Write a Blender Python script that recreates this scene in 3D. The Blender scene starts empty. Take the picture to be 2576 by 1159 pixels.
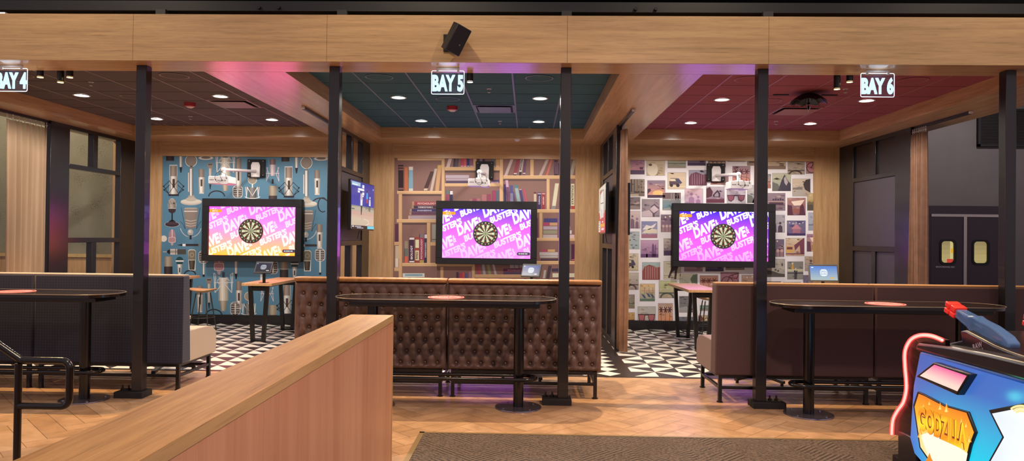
import bpy, math, random
from mathutils import Vector, Matrix
random.seed(7)
PI = math.pi
S = bpy.context.scene
COL = S.collection
S.view_settings.view_transform = 'Standard'
S.view_settings.look = 'None'
S.view_settings.exposure = 0.48
S.view_settings.gamma = 1.0
S.view_settings.use_curve_mapping = False

# ---------------------------------------------------------------- camera
PW, PH, FPX, HC = 2576, 1159, 1787.0, 1.66
YAW, PITCH, ROLL = math.atan(41 / FPX), math.atan(18 / FPX), 0.0112
RC = Matrix.Rotation(YAW, 3, 'Z') @ Matrix.Rotation(PI / 2 + PITCH, 3, 'X') @ Matrix.Rotation(ROLL, 3, 'Z')
cam = bpy.data.cameras.new('camera')
cam.sensor_fit = 'HORIZONTAL'
cam.sensor_width = 36
cam.lens = 36 * FPX / PW
cam.clip_start = 0.05
co = bpy.data.objects.new('camera', cam)
COL.objects.link(co)
co.matrix_world = Matrix.Translation((0, 0, HC)) @ RC.to_4x4()
S.camera = co

def at(px, py, x=None, y=None, z=None):
    """the point of a wall, floor or ceiling plane that a pixel of the photograph shows"""
    d = RC @ Vector(((px - PW / 2) / FPX, -(py - PH / 2) / FPX, -1))
    t = x / d.x if x is not None else (y / d.y if y is not None else (z - HC) / d.z)
    return Vector((0, 0, HC)) + d * t

# ---------------------------------------------------------------- colour, materials
def lin(c):
    if isinstance(c, str):
        c = c.lstrip('#')
        c = [int(c[i:i + 2], 16) / 255 for i in (0, 2, 4)]
        return tuple(((v + .055) / 1.055) ** 2.4 if v > .04045 else v / 12.92 for v in c)
    return tuple(c[:3])

def mixc(a, b, t):
    a, b = lin(a), lin(b)
    return tuple(a[i] * (1 - t) + b[i] * t for i in range(3))

def newmat(name):
    m = bpy.data.materials.new(name)
    m.use_nodes = True
    nt = m.node_tree
    return m, nt, nt.nodes['Principled BSDF']

def node(nt, typ, **kw):
    n = nt.nodes.new(typ)
    for k, v in kw.items():
        if k in n.inputs:
            n.inputs[k].default_value = v
        else:
            setattr(n, k, v)
    return n

def mat(name, c, rough=.5, metal=0., spec=.5, var=.0, scale=20., bump=0., coat=0., alpha=1., trans=0.):
    m, nt, p = newmat(name)
    c = lin(c)
    p.inputs['Base Color'].default_value = (*c, 1)
    p.inputs['Roughness'].default_value = rough
    p.inputs['Metallic'].default_value = metal
    p.inputs['Specular IOR Level'].default_value = spec
    p.inputs['Coat Weight'].default_value = coat
    p.inputs['Alpha'].default_value = alpha
    p.inputs['Transmission Weight'].default_value = trans
    if var or bump:
        tc = node(nt, 'ShaderNodeTexCoord')
        nz = node(nt, 'ShaderNodeTexNoise', Scale=scale, Detail=4.)
        nt.links.new(tc.outputs['Object'], nz.inputs['Vector'])
        if var:
            r = node(nt, 'ShaderNodeValToRGB')
            r.color_ramp.elements[0].color = (*[v * (1 - var) for v in c], 1)
            r.color_ramp.elements[1].color = (*[min(1, v * (1 + var)) for v in c], 1)
            r.color_ramp.elements[0].position = .3
            r.color_ramp.elements[1].position = .7
            nt.links.new(nz.outputs['Fac'], r.inputs['Fac'])
            nt.links.new(r.outputs['Color'], p.inputs['Base Color'])
        if bump:
            b = node(nt, 'ShaderNodeBump', Strength=bump, Distance=.004)
            nt.links.new(nz.outputs['Fac'], b.inputs['Height'])
            nt.links.new(b.outputs['Normal'], p.inputs['Normal'])
    return m

def emit(name, c, s, base=(0.02, .02, .02)):
    m, nt, p = newmat(name)
    p.inputs['Base Color'].default_value = (*lin(base), 1)
    p.inputs['Emission Color'].default_value = (*lin(c), 1)
    p.inputs['Emission Strength'].default_value = s
    return m

def wood(name, c1, c2, axis='X', rough=.35, scale=1., spec=.5, figure=.5, detail=7., fleck=.35):
    """laminate with a grain running along one axis"""
    m, nt, p = newmat(name)
    tc = node(nt, 'ShaderNodeTexCoord')
    mp = node(nt, 'ShaderNodeMapping')
    k = {'X': (.45, 9, 9), 'Y': (9, .45, 9), 'Z': (9, 9, .45)}[axis]
    mp.inputs['Scale'].default_value = tuple(v * scale for v in k)
    nt.links.new(tc.outputs['Object'], mp.inputs['Vector'])
    n1 = node(nt, 'ShaderNodeTexNoise', Scale=2.2, Detail=detail, Roughness=.62, Distortion=.5)
    n2 = node(nt, 'ShaderNodeTexNoise', Scale=14., Detail=3., Roughness=.6)
    nt.links.new(mp.outputs['Vector'], n1.inputs['Vector'])
    nt.links.new(mp.outputs['Vector'], n2.inputs['Vector'])
    mx = node(nt, 'ShaderNodeMix', data_type='FLOAT')
    mx.inputs[0].default_value = .3
    nt.links.new(n1.outputs['Fac'], mx.inputs[2])
    nt.links.new(n2.outputs['Fac'], mx.inputs[3])
    r = node(nt, 'ShaderNodeValToRGB')
    r.color_ramp.elements[0].color = (*lin(c1), 1)
    r.color_ramp.elements[1].color = (*lin(c2), 1)
    r.color_ramp.elements[0].position = .5 - .28 * figure - .05
    r.color_ramp.elements[1].position = .5 + .28 * figure
    nt.links.new(mx.outputs[0], r.inputs['Fac'])
    m3 = node(nt, 'ShaderNodeMapping')
    k3 = {'X': (1.6, 55, 55), 'Y': (55, 1.6, 55), 'Z': (55, 55, 1.6)}[axis]
    m3.inputs['Scale'].default_value = k3
    nt.links.new(tc.outputs['Object'], m3.inputs['Vector'])
    n3 = node(nt, 'ShaderNodeTexNoise', Scale=1.3, Detail=3., Roughness=.7)
    nt.links.new(m3.outputs['Vector'], n3.inputs['Vector'])
    mr = node(nt, 'ShaderNodeMapRange')
    mr.inputs[1].default_value, mr.inputs[2].default_value = .56, .74
    mr.inputs[3].default_value, mr.inputs[4].default_value = 1., 1. - fleck
    nt.links.new(n3.outputs['Fac'], mr.inputs[0])
    ml = node(nt, 'ShaderNodeMix', data_type='RGBA', blend_type='MULTIPLY')
    ml.inputs[0].default_value = 1
    nt.links.new(r.outputs['Color'], ml.inputs[6])
    nt.links.new(mr.outputs[0], ml.inputs[7])
    nt.links.new(ml.outputs[2], p.inputs['Base Color'])
    p.inputs['Roughness'].default_value = rough
    p.inputs['Specular IOR Level'].default_value = spec
    return m

def colmat(name, rough=.5, em=0., spec=.4):
    """reads the printed colours of a mesh; em > 0 for a lit screen"""
    m, nt, p = newmat(name)
    a = node(nt, 'ShaderNodeAttribute', attribute_name='Col')
    p.inputs['Roughness'].default_value = rough
    p.inputs['Specular IOR Level'].default_value = spec
    if em:
        p.inputs['Base Color'].default_value = (.01, .01, .01, 1)
        nt.links.new(a.outputs['Color'], p.inputs['Emission Color'])
        p.inputs['Emission Strength'].default_value = em
    else:
        nt.links.new(a.outputs['Color'], p.inputs['Base Color'])
    return m

def plaid(name, c1, c2, scale=26.):
    m, nt, p = newmat(name)
    tc = node(nt, 'ShaderNodeTexCoord')
    outs = []
    for d in ('X', 'Z'):
        w = node(nt, 'ShaderNodeTexWave', wave_type='BANDS', bands_direction=d, Scale=scale / 2.4, Distortion=.6)
        w.inputs['Detail'].default_value = 2
        nt.links.new(tc.outputs['Object'], w.inputs['Vector'])
        outs.append(w.outputs['Fac'])
    mu = node(nt, 'ShaderNodeMath', operation='ADD')
    nt.links.new(outs[0], mu.inputs[0])
    nt.links.new(outs[1], mu.inputs[1])
    r = node(nt, 'ShaderNodeValToRGB')
    r.color_ramp.elements[0].color = (*lin(c1), 1)
    r.color_ramp.elements[1].color = (*lin(c2), 1)
    h = node(nt, 'ShaderNodeMath', operation='MULTIPLY')
    h.inputs[1].default_value = .5
    nt.links.new(mu.outputs[0], h.inputs[0])
    nt.links.new(h.outputs[0], r.inputs['Fac'])
    nt.links.new(r.outputs['Color'], p.inputs['Base Color'])
    p.inputs['Roughness'].default_value = .9
    p.inputs['Sheen Weight'].default_value = .2
    return m

def carpet_mat(name):
    m, nt, p = newmat(name)
    tc = node(nt, 'ShaderNodeTexCoord')
    sx = node(nt, 'ShaderNodeSeparateXYZ')
    nt.links.new(tc.outputs['Object'], sx.inputs[0])
    # zigzag bands: y + |tri(x)|
    pp = node(nt, 'ShaderNodeMath', operation='PINGPONG')
    pp.inputs[1].default_value = .42
    nt.links.new(sx.outputs['X'], pp.inputs[0])
    ad = node(nt, 'ShaderNodeMath', operation='ADD')
    nt.links.new(sx.outputs['Y'], ad.inputs[0])
    nt.links.new(pp.outputs[0], ad.inputs[1])
    nz = node(nt, 'ShaderNodeTexNoise', Scale=60., Detail=3.)
    nb = node(nt, 'ShaderNodeTexNoise', Scale=5., Detail=4., Roughness=.7)
    for n in (nz, nb):
        nt.links.new(tc.outputs['Object'], n.inputs['Vector'])
    ml = node(nt, 'ShaderNodeMath', operation='MULTIPLY')
    ml.inputs[1].default_value = 120.
    nt.links.new(ad.outputs[0], ml.inputs[0])
    sn = node(nt, 'ShaderNodeMath', operation='SINE')
    nt.links.new(ml.outputs[0], sn.inputs[0])
    m2 = node(nt, 'ShaderNodeMath', operation='MULTIPLY')
    nt.links.new(sn.outputs[0], m2.inputs[0])
    rb = node(nt, 'ShaderNodeMapRange')
    rb.inputs[1].default_value, rb.inputs[2].default_value = .46, .62
    nt.links.new(nb.outputs['Fac'], rb.inputs[0])
    nt.links.new(rb.outputs[0], m2.inputs[1])
    a2 = node(nt, 'ShaderNodeMath', operation='MULTIPLY_ADD')
    a2.inputs[1].default_value = .5
    nt.links.new(m2.outputs[0], a2.inputs[0])
    nt.links.new(nz.outputs['Fac'], a2.inputs[2])
    r = node(nt, 'ShaderNodeValToRGB')
    r.color_ramp.elements[0].color = (*lin('#241c19'), 1)
    r.color_ramp.elements[1].color = (*lin('#5a4c42'), 1)
    r.color_ramp.elements[0].position = .3
    r.color_ramp.elements[1].position = .66
    nt.links.new(a2.outputs[0], r.inputs['Fac'])
    nt.links.new(r.outputs['Color'], p.inputs['Base Color'])
    p.inputs['Roughness'].default_value = .95
    return m

def concrete_mat(name):
    m, nt, p = newmat(name)
    tc = node(nt, 'ShaderNodeTexCoord')
    n1 = node(nt, 'ShaderNodeTexNoise', Scale=2.4, Detail=6.)
    n2 = node(nt, 'ShaderNodeTexNoise', Scale=70., Detail=2.)
    n3 = node(nt, 'ShaderNodeTexNoise', Scale=3.1, Detail=1.)
    for n in (n1, n2, n3):
        nt.links.new(tc.outputs['Object'], n.inputs['Vector'])
    r = node(nt, 'ShaderNodeValToRGB')
    r.color_ramp.elements[0].color = (*lin('#6d6a5c'), 1)
    r.color_ramp.elements[1].color = (*lin('#8b8676'), 1)
    nt.links.new(n1.outputs['Fac'], r.inputs['Fac'])
    mu = node(nt, 'ShaderNodeMath', operation='MULTIPLY_ADD')
    mu.inputs[1].default_value = .4
    nt.links.new(n3.outputs['Fac'], mu.inputs[0])
    nt.links.new(n2.outputs['Fac'], mu.inputs[2])
    r2 = node(nt, 'ShaderNodeValToRGB')
    r2.color_ramp.elements[0].position = .85
    r2.color_ramp.elements[1].position = .88
    nt.links.new(mu.outputs[0], r2.inputs['Fac'])
    mx = node(nt, 'ShaderNodeMix', data_type='RGBA')
    nt.links.new(r2.outputs['Color'], mx.inputs[0])
    nt.links.new(r.outputs['Color'], mx.inputs[6])
    mx.inputs[7].default_value = (*lin('#3a382f'), 1)
    nt.links.new(mx.outputs[2], p.inputs['Base Color'])
    p.inputs['Roughness'].default_value = .85
    return m

def glow_halo(name, c, s, t):
    m, nt, p = newmat(name)
    p.inputs['Base Color'].default_value = (*lin(c), 1)
    p.inputs['Emission Color'].default_value = (*lin(c), 1)
    p.inputs['Emission Strength'].default_value = s
    tr = node(nt, 'ShaderNodeBsdfTransparent')
    mx = node(nt, 'ShaderNodeMixShader')
    mx.inputs[0].default_value = t
    nt.links.new(p.outputs[0], mx.inputs[1])
    nt.links.new(tr.outputs[0], mx.inputs[2])
    nt.links.new(mx.outputs[0], nt.nodes['Material Output'].inputs['Surface'])
    return m

def see_through(name, c, t, rough=.3):
    m, nt, p = newmat(name)
    p.inputs['Base Color'].default_value = (*lin(c), 1)
    p.inputs['Roughness'].default_value = rough
    tr = node(nt, 'ShaderNodeBsdfTransparent')
    mx = node(nt, 'ShaderNodeMixShader')
    mx.inputs[0].default_value = t
    nt.links.new(p.outputs[0], mx.inputs[1])
    nt.links.new(tr.outputs[0], mx.inputs[2])
    nt.links.new(mx.outputs[0], nt.nodes['Material Output'].inputs['Surface'])
    return m

M = {}
M['fascia'] = wood('fascia_laminate', '#a3845a', '#c8a675', 'X', .4)
M['soffit'] = wood('soffit_laminate', '#ad8259', '#d0a77c', 'X', .24, spec=.65)
M['soffit_y'] = wood('soffit_laminate_long', '#ad8259', '#d0a77c', 'Y', .24, spec=.65)
M['wallwood'] = wood('wall_laminate', '#a88056', '#caa377', 'Z', .35)
M['wallwood_x'] = wood('wall_laminate_across', '#a88056', '#caa377', 'X', .35)
M['half_side'] = wood('half_wall_side', '#ad7150', '#d9a680', 'Z', .4, scale=.15, figure=.8, detail=2.5, fleck=.12)
M['half_top'] = wood('half_wall_top', '#8d6534', '#b68d54', 'Y', .5, spec=.3)
M['half_edge'] = wood('half_wall_edge', '#b3905c', '#c9a873', 'Y', .35)
M['tabletop_wood'] = wood('table_wood', '#b98d5f', '#d6ae80', 'Y', .3, scale=1.5)
M['stool_wood'] = wood('stool_wood', '#a97f58', '#c9a070', 'Y', .35, scale=2)
M['black_metal'] = mat('black_metal', '#0e0d0e', .32, spec=.5)
M['post_metal'] = mat('post_metal', '#0b0a0d', .3, spec=.55, coat=.25)
M['black_gloss'] = mat('black_gloss', '#0b0a0c', .18, spec=.5)
M['table_black'] = mat('table_black', '#1c1613', .16, spec=.5, var=.2, scale=9)
M['table_edge'] = mat('table_edge', '#8f8478', .3, metal=.6)
M['steel_disc'] = mat('steel_disc', '#8f8896', .24, metal=.9)
M['dark_frame'] = mat('dark_frame', '#1f1b1d', .27)
M['dark_panel'] = mat('dark_panel', '#3b353b', .45)
M['matte_black'] = mat('matte_black', '#0d0b0e', .7)
M['foam_black'] = mat('foam_black', '#0c090e', .75, var=.15, scale=60)
M['void'] = mat('ceiling_void', '#0a0a0a', .9)
M['steel_beam'] = mat('steel_beam', '#121615', .5, var=.2, scale=4)
M['grey_metal'] = mat('grey_metal', '#3c3c39', .45, metal=.4)
M['leather'] = mat('brown_leather', '#5e4a43', .40, spec=.45, var=.1, scale=14, bump=.12)
M['leather_top'] = mat('tan_leather', '#8a6238', .42, var=.1, scale=14, bump=.1)
M['leather_seat'] = mat('seat_leather', '#6f4c38', .45)
M['button'] = mat('leather_button', '#77604f', .35)
M['navy'] = plaid('navy_plaid', '#0b0f20', '#1a2444')
M['navy_top'] = mat('navy_piping', '#8a8178', .7)
M['cream'] = mat('cream_vinyl', '#a89a8c', .5)
M['brown_fabric'] = mat('brown_fabric', '#4b3636', .85, var=.12, scale=90)
M['brown_top'] = mat('tan_piping', '#8c683f', .7)
M['brown_seat'] = mat('taupe_vinyl', '#715c56', .55)
M['white_tile'] = mat('white_tile', '#d9d2c8', .3, var=.04, scale=5)
M['black_tile'] = mat('black_tile', '#2b2627', .3, var=.12, scale=5)
M['black_base'] = mat('black_base', '#141013', .45)
M['ceil4'] = mat('ceiling_tile_brown', '#574b49', .85, var=.1, scale=1.2)
M['ceil5'] = mat('ceiling_tile_teal', '#24525c', .85, var=.1, scale=1.2)
M['ceil6'] = mat('ceiling_tile_red', '#96464f', .85, var=.1, scale=1.2)
M['tbar4'] = mat('tbar_brown', '#8a7470', .5)
M['tbar5'] = mat('tbar_teal', '#5c6f86', .45)
M['tbar6'] = mat('tbar_red', '#a05a5e', .5)
M['seam4'] = mat('seam_brown', '#241d1d', .9)
M['seam5'] = mat('seam_teal', '#101e26', .9)
M['seam6'] = mat('seam_red', '#5e2831', .9)
M['white_plastic'] = mat('white_plastic', '#d8d2d2', .4)
M['white_trim'] = mat('white_trim', '#c9c4c0', .5)
M['red_alarm'] = mat('red_alarm', '#b02a30', .4)
M['clear_lens'] = mat('clear_lens', '#d8c0c0', .2)
M['lamp'] = emit('downlight_glow', (1, .97, .9), 9)
M['warm_lamp'] = emit('warm_lamp', (1, .66, .25), 5)
M['white_lamp'] = emit('white_lamp', (1, .9, .75), 6)
M['sign_edge'] = emit('sign_edge_glow', (.75, .86, 1), 1.7)
M['sign_text'] = emit('sign_text_glow', (.50, .82, 1), 1.1)
M['sign_glass'] = see_through('sign_acrylic', '#8a94b8', .93, .1)
M['print'] = colmat('printed_paper', .55)
M['screen'] = colmat('lit_screen', .25, .78)
M['tvscreen'] = colmat('lit_television', .25, .72)
M['neon_sleeve'] = glow_halo('red_neon_sleeve', (1, .03, .03), 1.6, .4)
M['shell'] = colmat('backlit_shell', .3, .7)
M['neon'] = emit('red_neon', (1, .34, .28), 3.5)
M['red_disc'] = emit('red_disc_glow', (1, .12, .08), 1.9)
M['red_disc_mark'] = emit('disc_mark_glow', (1, .5, .36), 1.6)
M['carpet'] = carpet_mat('dark_carpet')
M['carpet_trim'] = mat('carpet_trim', '#8f7a58', .4, metal=.5)
M['concrete'] = concrete_mat('concrete')
M['grey_wall'] = mat('grey_paint', '#6c6564', .8, var=.05, scale=2)
M['curtain_sheer'] = see_through('sheer_curtain', '#b89a7c', .42, .9)
M['curtain_brown'] = mat('brown_curtain', '#8a6650', .9, var=.15, scale=8)
M['door_dark'] = mat('door_dark', '#2a1c2a', .45)
M['aluminium'] = mat('aluminium', '#a8a09c', .35, metal=.8)
M['window_lit'] = emit('lit_kitchen', (.75, .66, .40), .75)
M['glass'] = see_through('window_glass', '#ffffff', .9, .05)
M['cable'] = mat('cable', '#0b0b0d', .6)
M['grille'] = mat('grille_black', '#151312', .55)
M['tarp'] = mat('tarp_black', '#0c0a0c', .38)
M['led_blue'] = mat('arcade_blue', '#2f74d8', .3)
M['arcade_black'] = mat('arcade_black', '#170d14', .35)
M['orange_tip'] = mat('orange_tip', '#ff3a2a', .4)
M['clear_blue'] = see_through('clear_blue_plastic', '#6f9fd8', .5, .12)
M['gun_core'] = mat('gun_core', '#3f6aa0', .3, metal=.5)
M['bright_pink'] = emit('pink_screen', (1, .62, .66), 1.0)

# ---------------------------------------------------------------- mesh builder
def rrect(w, h, r, n=5, cx=0, cy=0):
    pts = []
    for k, (sx, sy) in enumerate(((1, 1), (-1, 1), (-1, -1), (1, -1))):
        for i in range(n + 1):
            a = PI / 2 * (k + i / n)
            pts.append((cx + sx * (w / 2 - r) + r * math.cos(a), cy + sy * (h / 2 - r) + r * math.sin(a)))
    return pts

class MB:
    def __init__(s):
        s.v, s.f, s.m = [], [], []

    def add(s, vs, fs, mi=0):
        b = len(s.v)
        s.v += [Vector(v) for v in vs]
        for f in fs:
            s.f.append([b + i for i in f])
            s.m.append(mi)
        return s

    def box(s, c, d, mi=0, M_=None):
        x, y, z = (v / 2 for v in d)
        vs = [Vector((sx * x, sy * y, sz * z)) for sx in (-1, 1) for sy in (-1, 1) for sz in (-1, 1)]
        if M_ is not None:
            vs = [M_ @ v for v in vs]
        vs = [v + Vector(c) for v in vs]
        return s.add(vs, [(0, 1, 3, 2), (4, 6, 7, 5), (0, 4, 5, 1), (2, 3, 7, 6), (0, 2, 6, 4), (1, 5, 7, 3)], mi)

    def bx(s, x0, x1, y0, y1, z0, z1, mi=0):
        return s.box(((x0 + x1) / 2, (y0 + y1) / 2, (z0 + z1) / 2), (x1 - x0, y1 - y0, z1 - z0), mi)

    def cyl(s, p0, p1, r0, r1=None, n=16, mi=0):
        p0, p1 = Vector(p0), Vector(p1)
        r1 = r0 if r1 is None else r1
        d = (p1 - p0).normalized()
        u = d.orthogonal().normalized()
        w = d.cross(u)
        vs = []
        for p, r in ((p0, r0), (p1, r1)):
            for i in range(n):
                a = 2 * PI * i / n
                vs.append(p + r * (math.cos(a) * u + math.sin(a) * w))
        fs = [(i, (i + 1) % n, n + (i + 1) % n, n + i) for i in range(n)]
        fs += [tuple(range(n - 1, -1, -1)), tuple(range(n, 2 * n))]
        return s.add(vs, fs, mi)

    def tube(s, pts, r, n=10, mi=0, closed=False):
        pts = [Vector(p) for p in pts]
        N = len(pts)
        vs, fs = [], []
        u = None
        for i, p in enumerate(pts):
            a = pts[(i - 1) % N] if closed or i > 0 else p
            b = pts[(i + 1) % N] if closed or i < N - 1 else p
            d = (b - a).normalized()
            if u is None:
                u = d.orthogonal().normalized()
            u = (u - d * u.dot(d)).normalized()
            w = d.cross(u)
            rr = r[i] if isinstance(r, (list, tuple)) else r
            for k in range(n):
                t = 2 * PI * k / n
                vs.append(p + rr * (math.cos(t) * u + math.sin(t) * w))
        for i in range(N if closed else N - 1):
            j = (i + 1) % N
            fs += [(i * n + k, i * n + (k + 1) % n, j * n + (k + 1) % n, j * n + k) for k in range(n)]
        if not closed:
            fs += [tuple(range(n - 1, -1, -1)), tuple((N - 1) * n + k for k in range(n))]
        return s.add(vs, fs, mi)

    def lathe(s, prof, c=(0, 0, 0), n=28, mi=0):
        c = Vector(c)
        vs, fs = [], []
        for r, z in prof:
            for k in range(n):
                t = 2 * PI * k / n
                vs.append(c + Vector((r * math.cos(t), r * math.sin(t), z)))
        for i in range(len(prof) - 1):
            fs += [(i * n + k, i * n + (k + 1) % n, (i + 1) * n + (k + 1) % n, (i + 1) * n + k) for k in range(n)]
        fs += [tuple(range(n - 1, -1, -1)), tuple((len(prof) - 1) * n + k for k in range(n))]
        return s.add(vs, fs, mi)

    def prism(s, poly, d0, d1, axis='Z', mi=0):
        n = len(poly)
        def P(a, b, d):
            return {'Z': (a, b, d), 'Y': (a, d, b), 'X': (d, a, b)}[axis]
        vs = [P(a, b, d0) for a, b in poly] + [P(a, b, d1) for a, b in poly]
        fs = [(i, (i + 1) % n, n + (i + 1) % n, n + i) for i in range(n)]
        fs += [tuple(range(n - 1, -1, -1)), tuple(range(n, 2 * n))]
        return s.add(vs, fs, mi)

    def ball(s, c, r, n=10, m=6, mi=0, sc=(1, 1, 1)):
        vs, fs = [], []
        for i in range(m + 1):
            p = PI * i / m
            for k in range(n):
                t = 2 * PI * k / n
                vs.append(Vector(c) + Vector((sc[0] * r * math.sin(p) * math.cos(t), sc[1] * r * math.sin(p) * math.sin(t), sc[2] * r * math.cos(p))))
        for i in range(m):
            fs += [(i * n + k, i * n + (k + 1) % n, (i + 1) * n + (k + 1) % n, (i + 1) * n + k) for k in range(n)]
        return s.add(vs, fs, mi)

    def grid(s, nu, nv, fn, mi=0):
        vs = [fn(i / nu, j / nv) for j in range(nv + 1) for i in range(nu + 1)]
        fs = [(j * (nu + 1) + i, j * (nu + 1) + i + 1, (j + 1) * (nu + 1) + i + 1, (j + 1) * (nu + 1) + i) for j in range(nv) for i in range(nu)]
        return s.add(vs, fs, mi)

    def build(s, name, mats, parent=None, smooth=True, bevel=0, seg=2, kind=None, solid=0):
        me = bpy.data.meshes.new(name)
        me.from_pydata([tuple(v) for v in s.v], [], s.f)
        for m in (mats if isinstance(mats, (list, tuple)) else [mats]):
            me.materials.append(m)
        me.polygons.foreach_set('material_index', s.m)
        import bmesh
        bm = bmesh.new()
        bm.from_mesh(me)
        if not solid:
            bmesh.ops.recalc_face_normals(bm, faces=bm.faces)
        bm.to_mesh(me)
        bm.free()
        if smooth:
            me.shade_smooth()
            me.set_sharp_from_angle(angle=math.radians(38))
        o = bpy.data.objects.new(name, me)
        COL.objects.link(o)
        if parent is not None:
            o.parent = parent
        if bevel:
            b = o.modifiers.new('bevel', 'BEVEL')
            b.width, b.segments, b.limit_method = bevel, seg, 'ANGLE'
            b.angle_limit = math.radians(40)
        if solid:
            b = o.modifiers.new('solid', 'SOLIDIFY')
            b.thickness = solid
        if kind:
            o['kind'] = kind
        return o

def thing(name, label, cat, loc=(0, 0, 0), rot=0, group=None):
    o = bpy.data.objects.new(name, None)
    o.empty_display_size = .1
    COL.objects.link(o)
    o.location = loc
    o.rotation_euler = rot if isinstance(rot, (tuple, list)) else (0, 0, rot)
    tag(o, label, cat, group)
    return o

def tag(o, label, cat, group=None):
    o['label'] = label
    o['category'] = cat
    if group:
        o['group'] = group
    return o

def dup(root, loc, label, rot=None, name=None):
    """a copy of a thing with copies of its parts and their sub-parts"""
    r = root.copy()
    COL.objects.link(r)
    r.location = loc
    if rot is not None:
        r.rotation_euler = (0, 0, rot)
    r['label'] = label
    for ch in list(root.children):
        c = ch.copy()
        COL.objects.link(c)
        c.parent = r
        for g in list(ch.children):
            d = g.copy()
            COL.objects.link(d)
            d.parent = c
    return r

# ---------------------------------------------------------------- lettering and printed pictures
_tc = {}
def text2d(s, off=0., spacing=1.):
    key = (s, off, spacing)
    if key not in _tc:
        cu = bpy.data.curves.new('lettering', 'FONT')
        cu.body, cu.size, cu.offset, cu.space_character = s, 1, off, spacing
        cu.dimensions, cu.fill_mode, cu.resolution_u = '2D', 'FRONT', 4
        o = bpy.data.objects.new('lettering', cu)
        COL.objects.link(o)
        dg = bpy.context.evaluated_depsgraph_get()
        ev = o.evaluated_get(dg)
        me = ev.to_mesh()
        vs = [(v.co.x, v.co.y) for v in me.vertices]
        fs = [tuple(p.vertices) for p in me.polygons]
        ev.to_mesh_clear()
        bpy.data.objects.remove(o)
        bpy.data.curves.remove(cu)
        x0, x1 = min(v[0] for v in vs), max(v[0] for v in vs)
        y0, y1 = min(v[1] for v in vs), max(v[1] for v in vs)
        vs = [((x - x0) / (x1 - x0), (y - y0) / (y1 - y0)) for x, y in vs]
        _tc[key] = (vs, fs)
    return _tc[key]

def clip(poly, r):
    x0, y0, x1, y1 = r
    for ax, lim, sg in ((0, x0, 1), (0, x1, -1), (1, y0, 1), (1, y1, -1)):
        out = []
        for i, p in enumerate(poly):
            q = poly[i - 1]
            a, b = sg * (p[ax] - lim) >= 0, sg * (q[ax] - lim) >= 0
            if a != b:
                t = (lim - q[ax]) / (p[ax] - q[ax])
                out.append((q[0] + t * (p[0] - q[0]), q[1] + t * (p[1] - q[1])))
            if a:
                out.append(p)
        poly = out
        if not poly:
            break
    return poly

class Print:
    """flat printed picture: coloured polygons, each on a paper-thin layer"""
    def __init__(s, box=None):
        s.p, s.box = [], box

    def poly(s, pts, c, L=1):
        if s.box:
            pts = clip(list(pts), s.box)
            if len(pts) < 3:
                return
        s.p.append((pts, c, L))

    def rect(s, x0, y0, x1, y1, c, L=1):
        s.poly([(x0, y0), (x1, y0), (x1, y1), (x0, y1)], c, L)

    def vgrad(s, x0, y0, x1, y1, c0, c1, L=1, n=4):
        for i in range(n):
            s.rect(x0, y0 + (y1 - y0) * i / n, x1, y0 + (y1 - y0) * (i + 1) / n, mixc(c0, c1, (i + .5) / n), L)

    def metal(s, x0, y0, x1, y1, c0, c1, L=1, tx0=None, tx1=None):
        """a printed metal tube: stripes across its width; tx = its width at the other end"""
        tx0 = x0 if tx0 is None else tx0
        tx1 = x1 if tx1 is None else tx1
        for i, k in enumerate((.15, .75, 1, .7, .35, .1)):
            a, b = i / 6, (i + 1) / 6
            s.poly([(x0 + (x1 - x0) * a, y0), (x0 + (x1 - x0) * b, y0), (tx0 + (tx1 - tx0) * b, y1), (tx0 + (tx1 - tx0) * a, y1)], mixc(c0, c1, k), L)

    def disc(s, cx, cy, rx, c, L=1, ry=None, n=20):
        ry = rx if ry is None else ry
        s.poly([(cx + rx * math.cos(2 * PI * i / n), cy + ry * math.sin(2 * PI * i / n)) for i in range(n)], c, L)

    def line(s, pts, w, c, L=1):
        for (ax, ay), (bx, by) in zip(pts, pts[1:]):
            d = math.hypot(bx - ax, by - ay) or 1
            nx, ny = -(by - ay) / d * w / 2, (bx - ax) / d * w / 2
            s.poly([(ax + nx, ay + ny), (bx + nx, by + ny), (bx - nx, by - ny), (ax - nx, ay - ny)], c, L)

    def arc(s, cx, cy, r, a0, a1, w, c, L=1, ry=None, n=12):
        ry = r if ry is None else ry
        s.line([(cx + r * math.cos(math.radians(a0 + (a1 - a0) * i / n)), cy + ry * math.sin(math.radians(a0 + (a1 - a0) * i / n))) for i in range(n + 1)], w, c, L)

    def text(s, t, x, y, w, h, c, L=2, rot=0., shear=0., off=.02, down=False, spacing=1.):
        """lettering in a box w x h whose lower left corner is (x, y); down: the y axis points down"""
        vs, fs = text2d(t, off, spacing)
        cr, sr = math.cos(rot), math.sin(rot)
        sg = -1 if down else 1
        P = []
        for u, v in vs:
            a, b = u * w + shear * v * h, v * h
            P.append((x + a * cr - b * sr, y + sg * (a * sr + b * cr)))
        for f in fs:
            s.poly([P[i] for i in f], c, L)

    def build(s, name, m, conv, parent=None):
        me = bpy.data.meshes.new(name)
        vs, fs, cs = [], [], []
        for pts, c, L in s.p:
            b = len(vs)
            vs += [tuple(conv(a, d, L)) for a, d in pts]
            fs.append(range(b, len(vs)))
            for a, d in pts:
                cs.append((*lin(c(a, d) if callable(c) else c), 1))
        me.from_pydata(vs, [], [list(f) for f in fs])
        at_ = me.color_attributes.new('Col', 'FLOAT_COLOR', 'CORNER')
        for i, c in enumerate(cs):
            at_.data[i].color = c
        me.materials.append(m)
        o = bpy.data.objects.new(name, me)
        COL.objects.link(o)
        if parent is not None:
            o.parent = parent
        return o

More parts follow.
